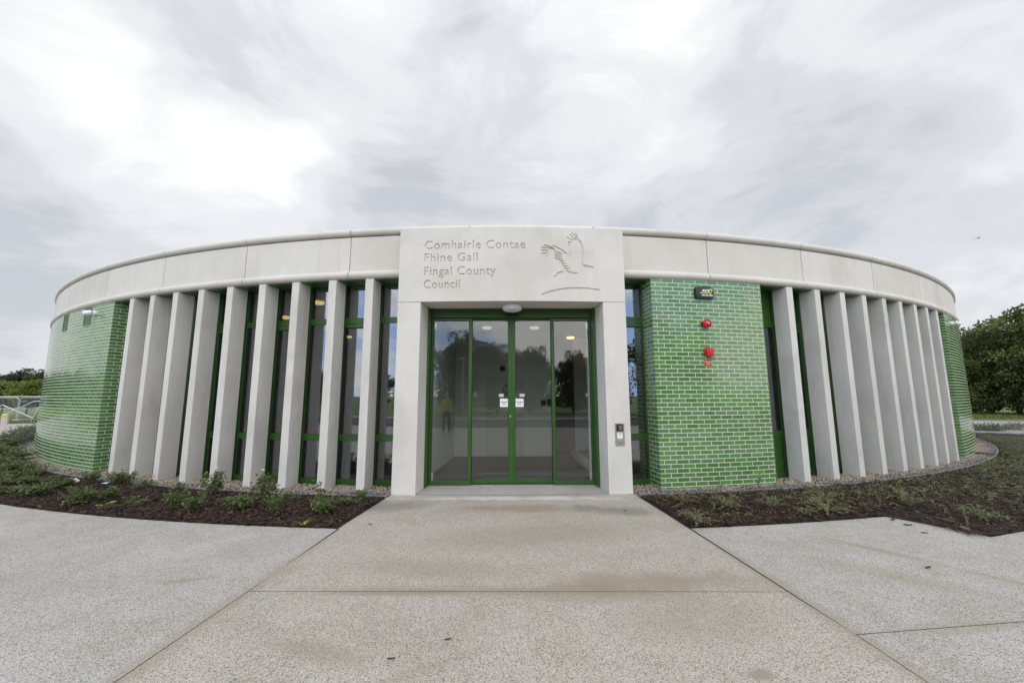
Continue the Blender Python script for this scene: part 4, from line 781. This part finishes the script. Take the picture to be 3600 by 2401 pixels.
def place_rose(k, x, y, h, w, lab, grp='rose bushes in the left bed'):
    o = protos[k] if k not in used else copy_tree(protos[k]); used.add(k)
    o.location = (x, y, .025); o.rotation_euler = (0, 0, random.uniform(0, 6.28)); s_ = max(h, .08) / PH[k] * 1.25; w_ = w / PWd[k] * 1.12; o.scale = (w_, w_, s_)
    o['label'] = lab; o['group'] = grp
near = [(2, -6.836, 6.869, .19, .24, 'rose bush beside the corner of the left brick wall'), (2, -6.184, 6.694, .21, .34, 'leafy rose bush in front of the two leftmost fins'),
 (0, -5.463, 6.274, .14, .27, 'low rose bush in front of the third fin from the left'), (2, -6.651, 5.913, .19, .36, 'wide rose bush left of the one with two white flowers'),
 (0, -6.817, 6.408, .15, .32, 'low rose bush between the brick corner and the white flowered bush'), (5, -5.569, 5.421, .25, .31, 'rose bush with two white flowers near the plaza edge'),
 (0, -5.40, 5.66, .18, .27, 'rose bush just behind the bright green weed'), (3, -4.677, 5.353, .14, .17, 'thin sparse rose shoot right of the bright green weed'),
 (1, -4.137, 5.245, .22, .2, 'narrow rose bush at the front below the fourth fin'), (3, -4.924, 6.297, .13, .12, 'small upright rose shoot in front of the fourth fin'),
 (4, -4.179, 5.984, .27, .30, 'rose bush with one flower in front of the fifth fin from the left'), (1, -3.818, 5.146, .20, .22, 'compact rose bush at the front below the fifth fin'),
 (3, -3.715, 5.487, .09, .16, 'tiny rose plant between the fifth and sixth fins'), (2, -3.286, 5.158, .20, .30, 'rounded rose bush at the front below the sixth fin'),
 (4, -3.287, 5.613, .29, .28, 'tall rose bush with one cream flower between the sixth and seventh fins'), (1, -2.77, 5.013, .21, .19, 'rose bush at the front below the seventh fin'),
 (0, -2.959, 5.634, .10, .24, 'low spreading rose right of the tall cream flowered bush'), (3, -2.538, 5.654, .25, .11, 'tall thin rose sprig in front of the eighth fin'),
 (2, -2.197, 5.002, .20, .30, 'full rose bush at the front below the eighth fin'), (0, -2.043, 5.326, .12, .24, 'low rose bush nearest the corner by the left pillar'),
 (1, -1.963, 5.559, .14, .15, 'small rose bush in front of the ninth fin beside the pillar')]
for r in near: place_rose(*r)
far = [(2, -11.916, 9.832, .25, .6), (2, -9.027, 7.653, .21, .46), (2, -11.0, 9.325, .21, .5), (2, -14.47, 11.974, .24, .6), (0, -8.663, 7.645, .17, .31), (0, -7.382, 6.72, .12, .27), (2, -8.51, 7.076, .16, .34),
 (2, -7.694, 6.649, .15, .34), (0, -7.217, 6.08, .11, .25), (2, -10.104, 8.349, .21, .45), (2, -12.9, 10.2, .23, .6), (2, -10.7, 8.6, .22, .5), (2, -12.3, 9.8, .2, .5), (2, -9.6, 8.05, .2, .4), (2, -9.3, 7.3, .16, .4), (2, -8.1, 6.6, .15, .35), (2, -13.5, 10.9, .25, .6), (2, -8.3, 7.3, .14, .3), (0, -7.8, 6.25, .12, .3)]
for k, x, y, h, w in far: place_rose(k, x, y, h, w * 1.1, 'rose bush in the dense planting at the far left of the left bed', 'dense rose bushes at the far left')
# bright weed, yellow blade tuft
wd = empty('leafy_weed', (-5.109, 5.362, .02), 'bright green broad leaved weed among the roses', 'weed'); mb = MB()
for j in range(9):
    a = j * .72 + random.uniform(-.2, .2); L_ = random.uniform(.10, .17); up = random.uniform(.15, .8); w_ = L_ * .2
    d = Vector((math.cos(a), math.sin(a), up)).normalized(); s_ = Vector((-math.sin(a), math.cos(a), 0)); o_ = Vector((-5.109, 5.362, .02)); pts = [(0, .1), (.3, .5), (.55, .9), (.8, 1), (1, .15)]
    vs = []; 
    for t_, ww in pts:
        c = o_ + d * L_ * t_ + Vector((0, 0, -L_ * .35 * t_ * t_)); vs += [c - s_ * w_ * ww, c + Vector((0, 0, -.006)), c + s_ * w_ * ww]
    mb.add(vs, [(3 * i + q, 3 * i + q + 1, 3 * i + q + 4, 3 * i + q + 3) for i in range(4) for q in (0, 1)], 0, True)
build(mb, 'leaves', M['bright_leaf'], wd)
gt = empty('grass_tuft', (-2.224, 4.584, .02), 'yellowing grass tuft at the edge of the slab left of the entrance', 'weed'); mb = MB()
for j in range(13):
    a = random.uniform(0, 6.28); L_ = random.uniform(.06, .14); s_ = Vector((-math.sin(a), math.cos(a), 0)) * .004; vs = []
    for i in range(5):
        t_ = i / 4; c = Vector((-2.224, 4.584, .015)) + Vector((math.cos(a) * L_ * t_, math.sin(a) * L_ * t_, L_ * (1.0 * t_ - .75 * t_ * t_))); vs += [c - s_ * (1 - t_ * .9), c + s_ * (1 - t_ * .9)]
    mb.add(vs, [(2 * i, 2 * i + 1, 2 * i + 3, 2 * i + 2) for i in range(4)])
build(mb, 'blades', M['yellow_leaf'], gt)
# creeping shrubs on the right
def sprig(x, y, L_, az, rise, rs, n, stems, C, Dv, droop=1.0):
    p = Vector((x, y, .02)); pts = []
    cv = rs.uniform(-.9, .9)
    for i in range(6):
        t_ = i / 5; a = az + cv * t_; pts.append(p.copy()); p = p + Vector((math.cos(a), math.sin(a), 0)) * L_ / 5 * (1 - .2 * rise / (L_ + .01)); p.z = .02 + rise * math.sin(min(1, t_ + .2) * math.pi * (.5 if droop < .5 else .72))
    stems.tube(pts, .0022, 3, 0, None, .0009)
    for k in range(n):
        t_ = (k + .5) / n * 5; i0 = min(int(t_), 4); q = pts[i0].lerp(pts[i0 + 1], t_ - i0); tg = (pts[i0 + 1] - pts[i0]).normalized(); sd = tg.cross(Vector((0, 0, 1))).normalized() * (1 if k % 2 else -1)
        C.append(q[:]); Dv.append((tg * .5 + sd + Vector((0, 0, rs.uniform(.0, .9))))[:])
def creeper_proto(seed, ns, L0, rise):
    rs = random.Random(seed); root = empty('creeping_shrub', (0, 0, 0), 'x', 'shrub'); st = MB(); C, Dv = [], []
    for i in range(ns): sprig(0, 0, L0 * rs.uniform(.5, 1), rs.uniform(0, 6.28), rise * rs.uniform(.3, 1), rs, 26, st, C, Dv)
    C = np.array(C); Dv = np.array(Dv); V, F = leaves_np(C, Dv, rng.uniform(.013, .024, len(C)), rng.uniform(.0045, .0075, len(C)), .5)
    build_np('foliage', V, F, np.clip(rng.normal(.45, .2, len(C)), 0, 1), M['creeper_leaf'], root); build(st, 'stems', M['stem'], root); return root
cp = [creeper_proto(21, 22, .26, .13), creeper_proto(22, 16, .22, .16), creeper_proto(23, 4, .10, .24), creeper_proto(24, 26, .30, .10)]
usedc = set()
def place_c(k, x, y, sc, lab, h=1):
    o = cp[k] if k not in usedc else copy_tree(cp[k]); usedc.add(k); o.location = (x, y, .01); o.rotation_euler = (0, 0, random.uniform(0, 6.28)); o.scale = (sc, sc, sc * h); o['label'] = lab; o['group'] = 'creeping shrubs in the right bed'
for r in [(0, 2.04, 4.52, .95, 'creeping shrub at the front corner of the right bed nearest the entrance slab'), (1, 2.224, 5.317, 1.0, 'creeping shrub behind the bed corner right of the right pillar'), (0, 2.70, 5.10, 1.0, 'creeping shrub below the left half of the green brick panel'),
          (2, 3.045, 5.928, .95, 'thin upright sprig in front of the middle of the green brick panel'), (2, 3.71, 6.112, 1.0, 'thin upright sprig in front of the right part of the green brick panel'), (2, 4.02, 6.20, .7, 'short sprig near the right edge of the green brick panel'),
          (1, 3.231, 5.101, 1.0, 'bushy creeping shrub below the middle of the green brick panel'), (3, 4.045, 5.332, 1.05, 'broad creeping shrub below the right edge of the green brick panel'), (0, 4.258, 5.839, .9, 'creeping shrub in front of the first fin right of the brick panel'),
          (3, 3.80, 4.94, 1.15, 'wide creeping shrub along the front edge of the right bed'), (1, 4.916, 5.081, 1.25, 'upright creeping shrub behind the point of the paving slab', 1.2), (2, 4.871, 4.41, .75, 'small yellowish sprig beside the stepped slab edge'),
          (2, 4.602, 5.109, .8, 'thin leaning sprig just above the slab point'), (0, 5.25, 4.62, 1.0, 'creeping shrub by the second slab corner at the right edge of the photo'), (1, 3.42, 4.80, .7, 'tiny creeping shrub at the front edge below the brick panel')]: place_c(*r)
rs = random.Random(5); st = MB(); C, Dv = [], []
i = 0
while i < 2500:
    a = rs.uniform(5.6, 52); R = rs.uniform(19.15, R1R(a) - .03); dens = min(1, .16 + max(0, (a - 9)) / 26)
    if rs.random() > dens * (1 if R > 19.3 else .6) * (.35 + 1.3 * (math.sin(a * 1.3) * math.sin(R * 3.1 + a) * .5 + .5)): continue
    x, y, _ = P(a, R); L_ = rs.uniform(.12, .34) * (1 + .5 * max(0, a - 30) / 20); sprig(x, y, L_, rs.uniform(0, 6.28), rs.uniform(.03, .13), rs, 17, st, C, Dv); i += 1
C = np.array(C); Dv = np.array(Dv); rad = np.hypot(C[:, 0] - CX, C[:, 1] - CY); ang_ = np.degrees(np.arctan2(C[:, 0] - CX, CY - C[:, 1]))
ok = (rad > 19.12) & (rad < np.where(ang_ < 12.6, 20.42, 21.15)); C = C[ok]; Dv = Dv[ok]
V, F = leaves_np(C, Dv, rng.uniform(.014, .026, len(C)), rng.uniform(.005, .008, len(C)), .6)
gco = build_np('ground_cover', V, F, np.clip(rng.normal(.42, .2, len(C)), 0, 1), M['creeper_leaf'], kind='stuff', label='tangled low creeping foliage spreading over the right bed', category='ground cover')
# grey green shrubs along the outer edges of the beds
def tuftproto(seed, mt, name, cat, h, r, n):
    rs2 = np.random.default_rng(seed); root = empty(name, (0, 0, 0), 'x', cat); u = rs2.normal(0, 1, (n, 3)); u[:, 2] = np.abs(u[:, 2]) * 1.1; u /= np.linalg.norm(u, axis=1, keepdims=True)
    c = u * rs2.uniform(.25, 1, (n, 1)) * np.array([r, r, h]); V, F = leaves_np(c, u, rs2.uniform(.05, .1, n), rs2.uniform(.008, .016, n)); build_np('foliage', V, F, rs2.uniform(0, 1, n), mt, root)
    st = MB()
    for q in range(7): a = q * .9; st.tube([(0, 0, -.02), (math.cos(a) * r * .5, math.sin(a) * r * .5, h * .7)], .006, 4)
    build(st, 'stems', M['stem'], root); return root
tp = tuftproto(31, M['lav_leaf'], 'low_shrub', 'shrub', .30, .42, 420)
first = True
for x, y, s_, lab, grp in [(-18.1, 15.3, 1.1, 0, 0), (-17.3, 14.9, .9, 0, 0), (-16.7, 13.9, .9, 0, 0), (-17.6, 15.5, 1.0, 0, 0), (-16.2, 14.3, 1.0, 0, 0), (-18.8, 16.2, 1.0, 0, 0), (-15.6, 13.0, .9, 0, 0), (-19.4, 17.2, 1.1, 0, 0), (-15.9, 13.6, .9, 0, 0), (-18.4, 15.9, 1, 0, 0)] + \
        [(17.5, 15.2, .8, 1, 1), (18.1, 15.9, 1.0, 1, 1), (18.9, 16.4, 1.1, 1, 1), (18.6, 15.4, .9, 1, 1), (19.5, 16.3, 1.1, 1, 1), (20.3, 16.6, 1.0, 1, 1), (21.8, 17.2, 1.0, 1, 1), (20.0, 15.9, .8, 1, 1)]:
    o = tp if first else copy_tree(tp); first = False; o.location = (x, y, 0); o.rotation_euler = (0, 0, random.uniform(0, 6)); o.scale = (s_, s_, s_ * (1.0 if lab == 0 else .8))
    o['label'] = 'grey green low shrub at the outer edge of the left bed beside the path' if lab == 0 else 'low shrub on the strip beside the service road at the right'; o['group'] = 'low shrubs along the left path' if lab == 0 else 'low shrubs along the service road'
mb = MB(); mb.tube([(14.5, 15.6, .02), (17.05, 14.78, .02), (17.93, 14.33, .02), (21, 12.7, .02), (26, 9.5, .02)], .07, 4); build(mb, 'road_kerb', M['kerb'], label='low grey kerb between the right bed and the service road', cat='kerb')
# loose bits
for x, y, l, lab in [(4.338, 4.688, .05, 'curled brown leaf on the slab point nearest the right bed'), (4.321, 4.503, .042, 'dark curled leaf below the one at the slab point'), (4.247, 4.257, .03, 'thin dark leaf halfway down the right slab'), (4.41, 4.798, .03, 'flat dark bark piece touching the right bed edge'),
                     (3.423, 3.439, .035, 'dark leaf scrap on the middle of the right slab'), (1.432, 5.104, .02, 'small dark leaf crumb in front of the right pillar'), (-1.517, 4.642, .025, 'small dark chip near the left bed corner'), (-.348, 2.528, .02, 'little brown leaf on the lower middle slab'), (-.629, 2.359, .022, 'black twig crumb low on the middle slab')]:
    mb = MB(); a = random.uniform(-.6, .6); vs = []
    for i in range(5):
        t_ = i / 4 - .5; w_ = l * .28 * math.cos(t_ * 2.6); zc = .004 + l * .25 * abs(t_) ** 1.5
        for q in (-1, 0, 1): vs.append((x + math.cos(a) * t_ * l * 2 - math.sin(a) * q * w_, y + math.sin(a) * t_ * l * 2 + math.cos(a) * q * w_, zc + abs(q) * l * .22))
    mb.add(vs, [(3 * i + q, 3 * i + q + 1, 3 * i + q + 4, 3 * i + q + 3) for i in range(4) for q in (0, 1)], 0, True)
    build(mb, 'fallen_leaf', mat("dead_leaf", (.045, .028, .02), .8), origin=(x, y, 0), label=lab, cat='leaf')
mb = MB(); mb.add([(-6.42, 6.60, .05), (-6.33, 6.61, .045), (-6.31, 6.68, .075), (-6.36, 6.66, .06), (-6.43, 6.64, .05)], [(0, 1, 2, 3, 4)]); build(mb, 'paper_scrap', mat("pale_blue_paper", (.55, .62, .85), .6), origin=(-6.37, 6.64, .03), label='pale blue paper scrap on the mulch near the second fin', cat='litter')
# ================================================================ TREES
def tree_proto(name, seed, h, rad, nleaf, leafs, mt, low=.15, lobes=9, lab='x', trunk_r=.16):
    r2 = np.random.default_rng(seed); root = empty(name, (0, 0, 0), lab, 'tree'); rs3 = random.Random(seed)
    L3 = []
    for i in range(lobes):
        a = 6.283 * i / lobes * 2.4 + r2.uniform(-.4, .4); zf = low + (1 - low) * (i + .6) / lobes * .86; env = math.sin(min(1, (zf - low * .5) / .95) * math.pi * .80 + .35)
        rr = rad * max(.2, env) * r2.uniform(.35, .62); L3.append((math.cos(a) * rr, math.sin(a) * rr, h * zf, rad * r2.uniform(.34, .55), rad * r2.uniform(.28, .42)))
    L3.append((0, 0, h * .60, rad * .72, h * .27))
    tot = sum(q[3] ** 2 for q in L3); C = []; Dv = []; T = []
    for (x, y, z, r, rz) in L3:
        n = int(nleaf * r * r / tot); u = r2.normal(0, 1, (n, 3)); u /= np.linalg.norm(u, axis=1, keepdims=True)
        nb = max(4, n // 26); bl = r2.normal(0, 1, (nb, 3)); bl /= np.linalg.norm(bl, axis=1, keepdims=True); bl *= r2.uniform(.55, 1.05, (nb, 1)); idx = r2.integers(0, nb, n)
        q = bl[idx] + u * r2.uniform(.03, .23, (n, 1)); c = q * np.array([r, r, rz]) + np.array([x, y, z]); C.append(c); Dv.append(u + bl[idx] * .5 + np.array([0, 0, -.2])); T.append(np.clip(r2.uniform(.1, .9, nb)[idx] + r2.normal(0, .12, n), 0, 1))
    C = np.concatenate(C); Dv = np.concatenate(Dv); T = np.concatenate(T); ok = (C[:, 2] > h * .04) & (C[:, 2] < h); C, Dv, T = C[ok], Dv[ok], T[ok]; C[:, 2] = np.minimum(C[:, 2], h)
    V, F = leaves_np(C, Dv, r2.uniform(.7, 1.3, len(C)) * leafs, r2.uniform(.3, .5, len(C)) * leafs); build_np('crown', V, F, T, mt, root)
    st = MB(); st.tube([(0, 0, -.1), (.05, .02, h * .25), (-.04, .06, h * .5), (.05, 0, h * .8)], trunk_r, 8, 0, None, trunk_r * .25)
    for (x, y, z, r, rz) in L3[:-1]: st.tube([(0, 0, z * .45), (x * .45, y * .45, z * .75), (x, y, z)], trunk_r * .4, 5, 0, None, .012)
    build(st, 'trunk', M['trunk'], root); return root
def put(proto, spots, grp=None):
    for i, sp_ in enumerate(spots):
        o = proto if i == 0 else copy_tree(proto); x, y, s_, sz, lab = sp_; o.location = (x, y, -.03); o.rotation_euler = (0, 0, i * 1.3); o.scale = (s_, s_, sz); o['label'] = lab
        if grp: o['group'] = grp
t1 = tree_proto('broadleaf_tree', 41, 6.0, 3.0, 22000, .15, M['tree_leaf'], low=.10, lobes=13)
t2 = tree_proto('broadleaf_tree', 42, 5.5, 2.6, 12000, .17, M['tree_leaf_d'], low=.08, lobes=11)
t3 = tree_proto('round_tree', 43, 2.7, 1.25, 5200, .14, M['tree_leaf_y'], low=.38, lobes=9, trunk_r=.07)
def pol(az, d): a = R_(az); return d * math.sin(a), d * math.cos(a)
rt = [(47.6, 47, 1.05, 1.15), (50.4, 44, .95, .98), (53.4, 43.5, 1.1, 1.22), (57.5, 43, 1.1, 1.2), (49.3, 50, 1.0, 1.12), (52.0, 49, 1.05, 1.15), (44.5, 52, 1.1, 1.15), (61, 44, 1.1, 1.2), (55.5, 48, 1.2, 1.3), (65, 45, 1.1, 1.1), (70, 43, 1.1, 1.2), (75.5, 44, 1.1, 1.1), (81, 43, 1.1, 1.2), (87, 44, 1.1, 1.15), (93, 44, 1.1, 1.1)]
rl = ['dense tree right against the right wall corner, second row of the wood', 'lower dark tree filling the dip in the treeline at the right', 'tallest tree at the right edge of the photo'] + ['dark broadleaf tree in the wood beyond the service road'] * 12
put(t1, [(*pol(az, d), s_, sz, rl[i]) for i, (az, d, s_, sz) in enumerate(rt)] , 'trees beyond the service road')
for i, (az, d, s_, sz, lab) in enumerate([(-51.2, 98, 2.0, .95, 'wide dark tree behind the left round tree'), (-49.2, 96, 1.7, 1.08, 'taller tree touching the left wall edge'), (-53.5, 100, 2.0, .95, 'dark tree on the far side of the meadow'), (-47.6, 100, 1.9, 1.0, 'dark tree on the far side of the meadow'), (-56, 100, 2.0, 1.05, 'dark tree on the far side of the meadow'), (-50.3, 106, 2.0, .92, 'dark tree on the far side of the meadow'), (-60, 98, 2.1, 1.0, 'dark tree on the far side of the meadow')] + [(-64 - 4.6 * i, 88 + 5 * (i % 3), 2.1, .95 + .13 * (i % 3), 'tree of the far treeline left of the photo, mirrored in the glazed bricks') for i in range(13)]):
    o = t2 if i == 0 else copy_tree(t2); x, y = pol(az, d); o.location = (x, y, -.03); o.scale = (s_, s_, sz); o.rotation_euler = (0, 0, i * 1.7); o['label'] = lab; o['group'] = 'trees beyond the meadow'
put(t3, [(*pol(-51.0, 52), 1.0, 1.0, 'round clipped tree at the left edge of the photo behind the fence'), (*pol(-49.6, 50), 1.1, 1.03, 'round clipped tree behind the fence beside the brick wall')], 'round trees behind the fence')
for i, (x, y, s_, sz) in enumerate([(-3.9, -20, .92, 1.10), (-.9, -22, .8, 1.02), (1.9, -21, .85, .94), (5.4, -20, .72, .84), (8.5, -18, .85, 1.1), (12.5, -17, .95, 1.2), (17, -15, .95, 1.2), (21, -13, .9, 1.1), (-34, -26, 1.3, .8), (-42, -18, 1.4, .8), (-27, -34, 1.3, .8)]):
    o = copy_tree(t1); o.location = (x, y, 0); o.scale = (s_, s_, sz); o.rotation_euler = (0, 0, i * 2.1); o['label'] = 'tree across the road behind the camera, seen mirrored in the entrance glass'; o['group'] = 'trees mirrored in the glass'
# ================================================================ LEFT BACKGROUND: site fence, post, braces
def fence_panel(x0, y0, x1, y1, lab):
    H_ = 1.42; v = Vector((x1 - x0, y1 - y0, 0)); L_ = v.length; Mx = Matrix.Translation((x0, y0, 0)) @ Matrix.Rotation(math.atan2(v.y, v.x), 4, 'Z'); o = empty('site_fence_panel', (x0, y0, 0), lab, 'fence')
    mb = MB(); r = .12; pts = [(0, 0, -.02), (0, 0, H_ - r - .05)] + [(r - r * math.cos(t_), 0, H_ - r - .05 + r * math.sin(t_)) for t_ in (.5, 1.0, 1.57)] + [(L_ - r + r * math.sin(t_), 0, H_ - r - .05 + r * math.cos(t_)) for t_ in (0, .5, 1.0, 1.57)] + [(L_, 0, -.02)]
    mb.tube([Mx @ Vector(p) for p in pts], .018, 6)
    for z in (.10, .72): mb.tube([Mx @ Vector((0, 0, z)), Mx @ Vector((L_, 0, z))], .012, 5)
    build(mb, 'frame', M['galv'], o); mb = MB(); n = int(L_ / .055)
    for i in range(1, n): mb.box(L_ * i / n - .0017, L_ * i / n + .0017, -.0017, .0017, .10, H_ - .05, 0, Mx)
    for i in range(1, 8): z = .1 + i * .165; mb.box(0, L_, -.002, .002, z - .002, z + .002, 0, Mx)
    build(mb, 'mesh', M['galv'], o)
    mb = MB(); mb.rbox(-.16, .16, -.1, .1, -.02, .10, .02, 1, 0, Mx); build(mb, 'foot', mat("concrete_foot", (.4, .4, .4), .8), o)
fa = Vector((-28.70, 24.05, 0)); dirf = (Vector((-27.745, 24.304, 0)) - Vector((-29.6, 23.75, 0))).normalized()
for i, lab in ((-2, 'mesh site fence panel running off the left edge of the photo'), (-1, 'mesh site fence panel behind the crossed metal braces'), (0, 'mesh site fence panel meeting the brick wall edge'), (1, 'mesh site fence panel hidden behind the brick wall')):
    p0 = fa + dirf * (i * 2.95); p1 = fa + dirf * ((i + 1) * 2.95 - .06); fence_panel(p0.x, p0.y, p1.x, p1.y, lab)
mb = MB(); mb.tube([fa - dirf * 8 + Vector((0, .0, 1.43)), fa + dirf * 6 + Vector((0, 0, 1.43))], .022, 6); build(mb, 'top_rail', M['galv'], label='long pale top rail along the mesh site fence', cat='rail', origin=fa)
def brace(pts, lab): mb = MB(); mb.tube(pts, .028, 7); build(mb, 'fence_brace', M['galv'], origin=pts[0], label=lab, cat='brace')
q = lambda x, z: (-26.6 + x * .985, 22.45 + x * .17, z)
brace([q(-.75, .46), q(.50, 1.17), q(.85, 1.17), q(.86, 1.1), q(.45, -.02)], 'bent galvanised brace rising to the right in front of the fence')
brace([q(-1.4, -.02), q(-1.0, .95), q(-.92, .97), q(.52, .27)], 'galvanised brace sloping down to the right in front of the fence')
hp = empty('hydrant_marker', (-26.3, 21.5, 0), 'short concrete marker post with yellow H plate by the left path', 'marker post')
mb = MB(); mb.rbox(-26.47, -26.13, 21.46, 21.56, -.02, .53, .015, 1); build(mb, 'post', mat("weathered_concrete", (.42, .41, .38), .85), hp)
mb = MB(); mb.box(-26.41, -26.19, 21.452, 21.459, .31, .50); pl_ = build(mb, 'plate', M['yellow'], hp)
mb = MB()
for b in ((-26.385, -26.365, .36, .45), (-26.235, -26.215, .36, .45), (-26.365, -26.235, .395, .415), (-26.40, -26.35, .45, .462), (-26.25, -26.20, .45, .462), (-26.40, -26.35, .348, .36), (-26.25, -26.20, .348, .36)): mb.box(b[0], b[1], 21.448, 21.452, b[2], b[3])
build(mb, 'lettering', M['ink'], pl_)
mb = MB(); mb.box(-31.1, -30.6, 26.0, 26.03, 1.10, 1.17); build(mb, 'blue_sheet', M['blue_tarp'], label='blue sheet hanging behind the mesh fence', cat='sheet', origin=(-30.7, 26, 1.05))
for x, lab in ((-31.4, 'thin dark young tree trunk behind the fence at the left'), (-27.6, 'young tree stake behind the fence near the brick wall')):
    mb = MB(); mb.tube([(x, 28, -.02), (x + .1, 28, 1.5)], .07, 6); build(mb, 'tree_stake', M['trunk'], origin=(x, 28, 0), label=lab, cat='stake')
# grass blades on the verges
def grass(n, pf, lab, h=.14):
    c = pf(n); d = rng.normal(0, .35, (n, 3)); d[:, 2] = 1; V, F = leaves_np(c, d, rng.uniform(.5, 1.3, n) * h, rng.uniform(.008, .02, n)); build_np('grass', V, F, rng.uniform(0, 1, n), M['grass'], kind='stuff', label=lab, category='grass')
def pf1(n): t_ = rng.uniform(-4, 9, n); s_ = rng.uniform(0, 1, n) ** 1.5 * 9; return np.stack([-26.0 - t_ * .97 - s_ * .1, 22.3 - t_ * .25 + s_, np.full(n, -.03)], 1)
def pf2(n): t_ = rng.uniform(-3, 14, n); s_ = rng.uniform(0, 1, n) * 7; return np.stack([26.9 + t_ * .97 + s_ * .45, 23.3 - t_ * .22 + s_, np.full(n, -.03)], 1)
grass(9000, pf1, 'long yellow green grass under the site fence'); grass(16000, pf2, 'yellow green grass verge beyond the service road', .16)
# ================================================================ PERSON (stands behind the camera, mirrored in the glass)
pe = empty('person', (-2.35, -2.4, 0), 'person in yellow hi vis jacket and dark trousers, mirrored in the left side panel', 'person')
def skinned(name, verts, edges, radii, mt, root, sub=2):
    me = bpy.data.meshes.new(name); me.from_pydata(verts, edges, []); o = bpy.data.objects.new('tmp', me); COL.objects.link(o)
    md = o.modifiers.new('s', 'SKIN'); md.use_smooth_shade = True; sv_ = me.skin_vertices[0].data
    for i, r in enumerate(radii): sv_[i].radius = (r, r * .85) if isinstance(r, float) else r
    sv_[root].use_root = True; m2 = o.modifiers.new('u', 'SUBSURF'); m2.levels = sub; m2.render_levels = sub; bpy.context.view_layer.update()
    m3 = bpy.data.meshes.new_from_object(o.evaluated_get(bpy.context.evaluated_depsgraph_get())); bpy.data.objects.remove(o); m3.name = name; m3.materials.clear(); m3.materials.append(mt)
    o = bpy.data.objects.new(name, m3); COL.objects.link(o); o.parent = pe; return o
bv = [(0, 0, .80), (0, 0, .95), (0, .0, 1.12), (0, .0, 1.24), (0, .01, 1.30), (0, .015, 1.36), (0, .0, 1.45), (.08, 0, .78), (.10, .01, .44), (.11, -.01, .08), (.12, .09, .03), (-.08, 0, .78), (-.10, .01, .44), (-.11, -.01, .08), (-.12, .09, .03),
      (.17, 0, 1.22), (.21, 0, .98), (.20, .07, .76), (.20, .09, .69), (-.17, 0, 1.22), (-.21, 0, .98), (-.20, .07, .76), (-.20, .09, .69)]
be_ = [(0, 1), (1, 2), (2, 3), (3, 4), (4, 5), (5, 6), (0, 7), (7, 8), (8, 9), (9, 10), (0, 11), (11, 12), (12, 13), (13, 14), (3, 15), (15, 16), (16, 17), (17, 18), (3, 19), (19, 20), (20, 21), (21, 22)]
skinned('body', bv, be_, [(.13, .10), (.12, .09), (.14, .10), (.11, .08), .05, (.075, .085), (.07, .085), .075, .052, .038, .032, .075, .052, .038, .032, .05, .038, .028, .03, .05, .038, .028, .03], M['skin'], 0)
skinned('trousers', [(0, 0, .86), (0, 0, .80), (.085, 0, .74), (.10, .01, .44), (.11, -.01, .07), (-.085, 0, .74), (-.10, .01, .44), (-.11, -.01, .07)], [(0, 1), (1, 2), (2, 3), (3, 4), (1, 5), (5, 6), (6, 7)], [(.14, .115), (.14, .11), .088, .066, .055, .088, .066, .055], M['trousers'], 0)
skinned('hi_vis_jacket', [(0, 0, .82), (0, 0, .95), (0, 0, 1.12), (0, 0, 1.23), (0, 0, 1.28), (.17, 0, 1.21), (.215, 0, .98), (.20, .07, .78), (-.17, 0, 1.21), (-.215, 0, .98), (-.20, .07, .78)], [(0, 1), (1, 2), (2, 3), (3, 4), (3, 5), (5, 6), (6, 7), (3, 8), (8, 9), (9, 10)], [(.16, .13), (.15, .12), (.165, .125), (.125, .10), .06, .068, .055, .045, .068, .055, .045], M['hivis'], 0)
skinned('hair', [(0, -.01, 1.42), (0, -.01, 1.47)], [(0, 1)], [(.078, .092), (.06, .075)], M['hair'], 0)
# street lamp across the plaza (mirrored) and a bird in the sky
sl = empty('street_lamp', (-3.0, -13.6, 0), 'slim street lamp mirrored in the left side panel of the entrance', 'street lamp')
mb = MB(); mb.tube([(-3, -13.6, -.02), (-3, -13.6, 3.9)], .05, 8, 0, None, .03); build(mb, 'pole', M['galv'], sl); mb = MB(); mb.rbox(-3.35, -2.7, -13.66, -13.54, 3.86, 3.93, .02, 2); build(mb, 'lamp_head', M['white'], sl)
bx, by, bz = 79.32, 63.66, 27.5
bd = empty('bird', (bx, by, bz), 'tiny dark bird flying in the sky at the right', 'bird')
mb = MB(); mb.lathe([(0, -.28), (.05, -.2), (.08, 0), (.06, .15), (.04, .2), (0, .28)], 10, 0, Matrix.Translation((bx, by, bz)) @ Matrix.Rotation(R_(90), 4, 'Y')); build(mb, 'body', M['ink'], bd)
mb = MB()
for s_ in (-1, 1): mb.add([(bx - .1, by, bz), (bx + .1, by, bz), (bx + .12, by + s_ * .35, bz + .14), (bx - .12, by + s_ * .7, bz + .02), (bx - .12, by + s_ * .35, bz + .10)], [(0, 1, 2, 4), (4, 2, 3)], 0, False)
build(mb, 'wings', M['ink'], bd)
# ================================================================ survey units to metres
for me in bpy.data.meshes: me.transform(Matrix.Scale(K, 4))
for o in S.objects:
    if o.type in ('MESH', 'EMPTY'): o.location = o.location * K
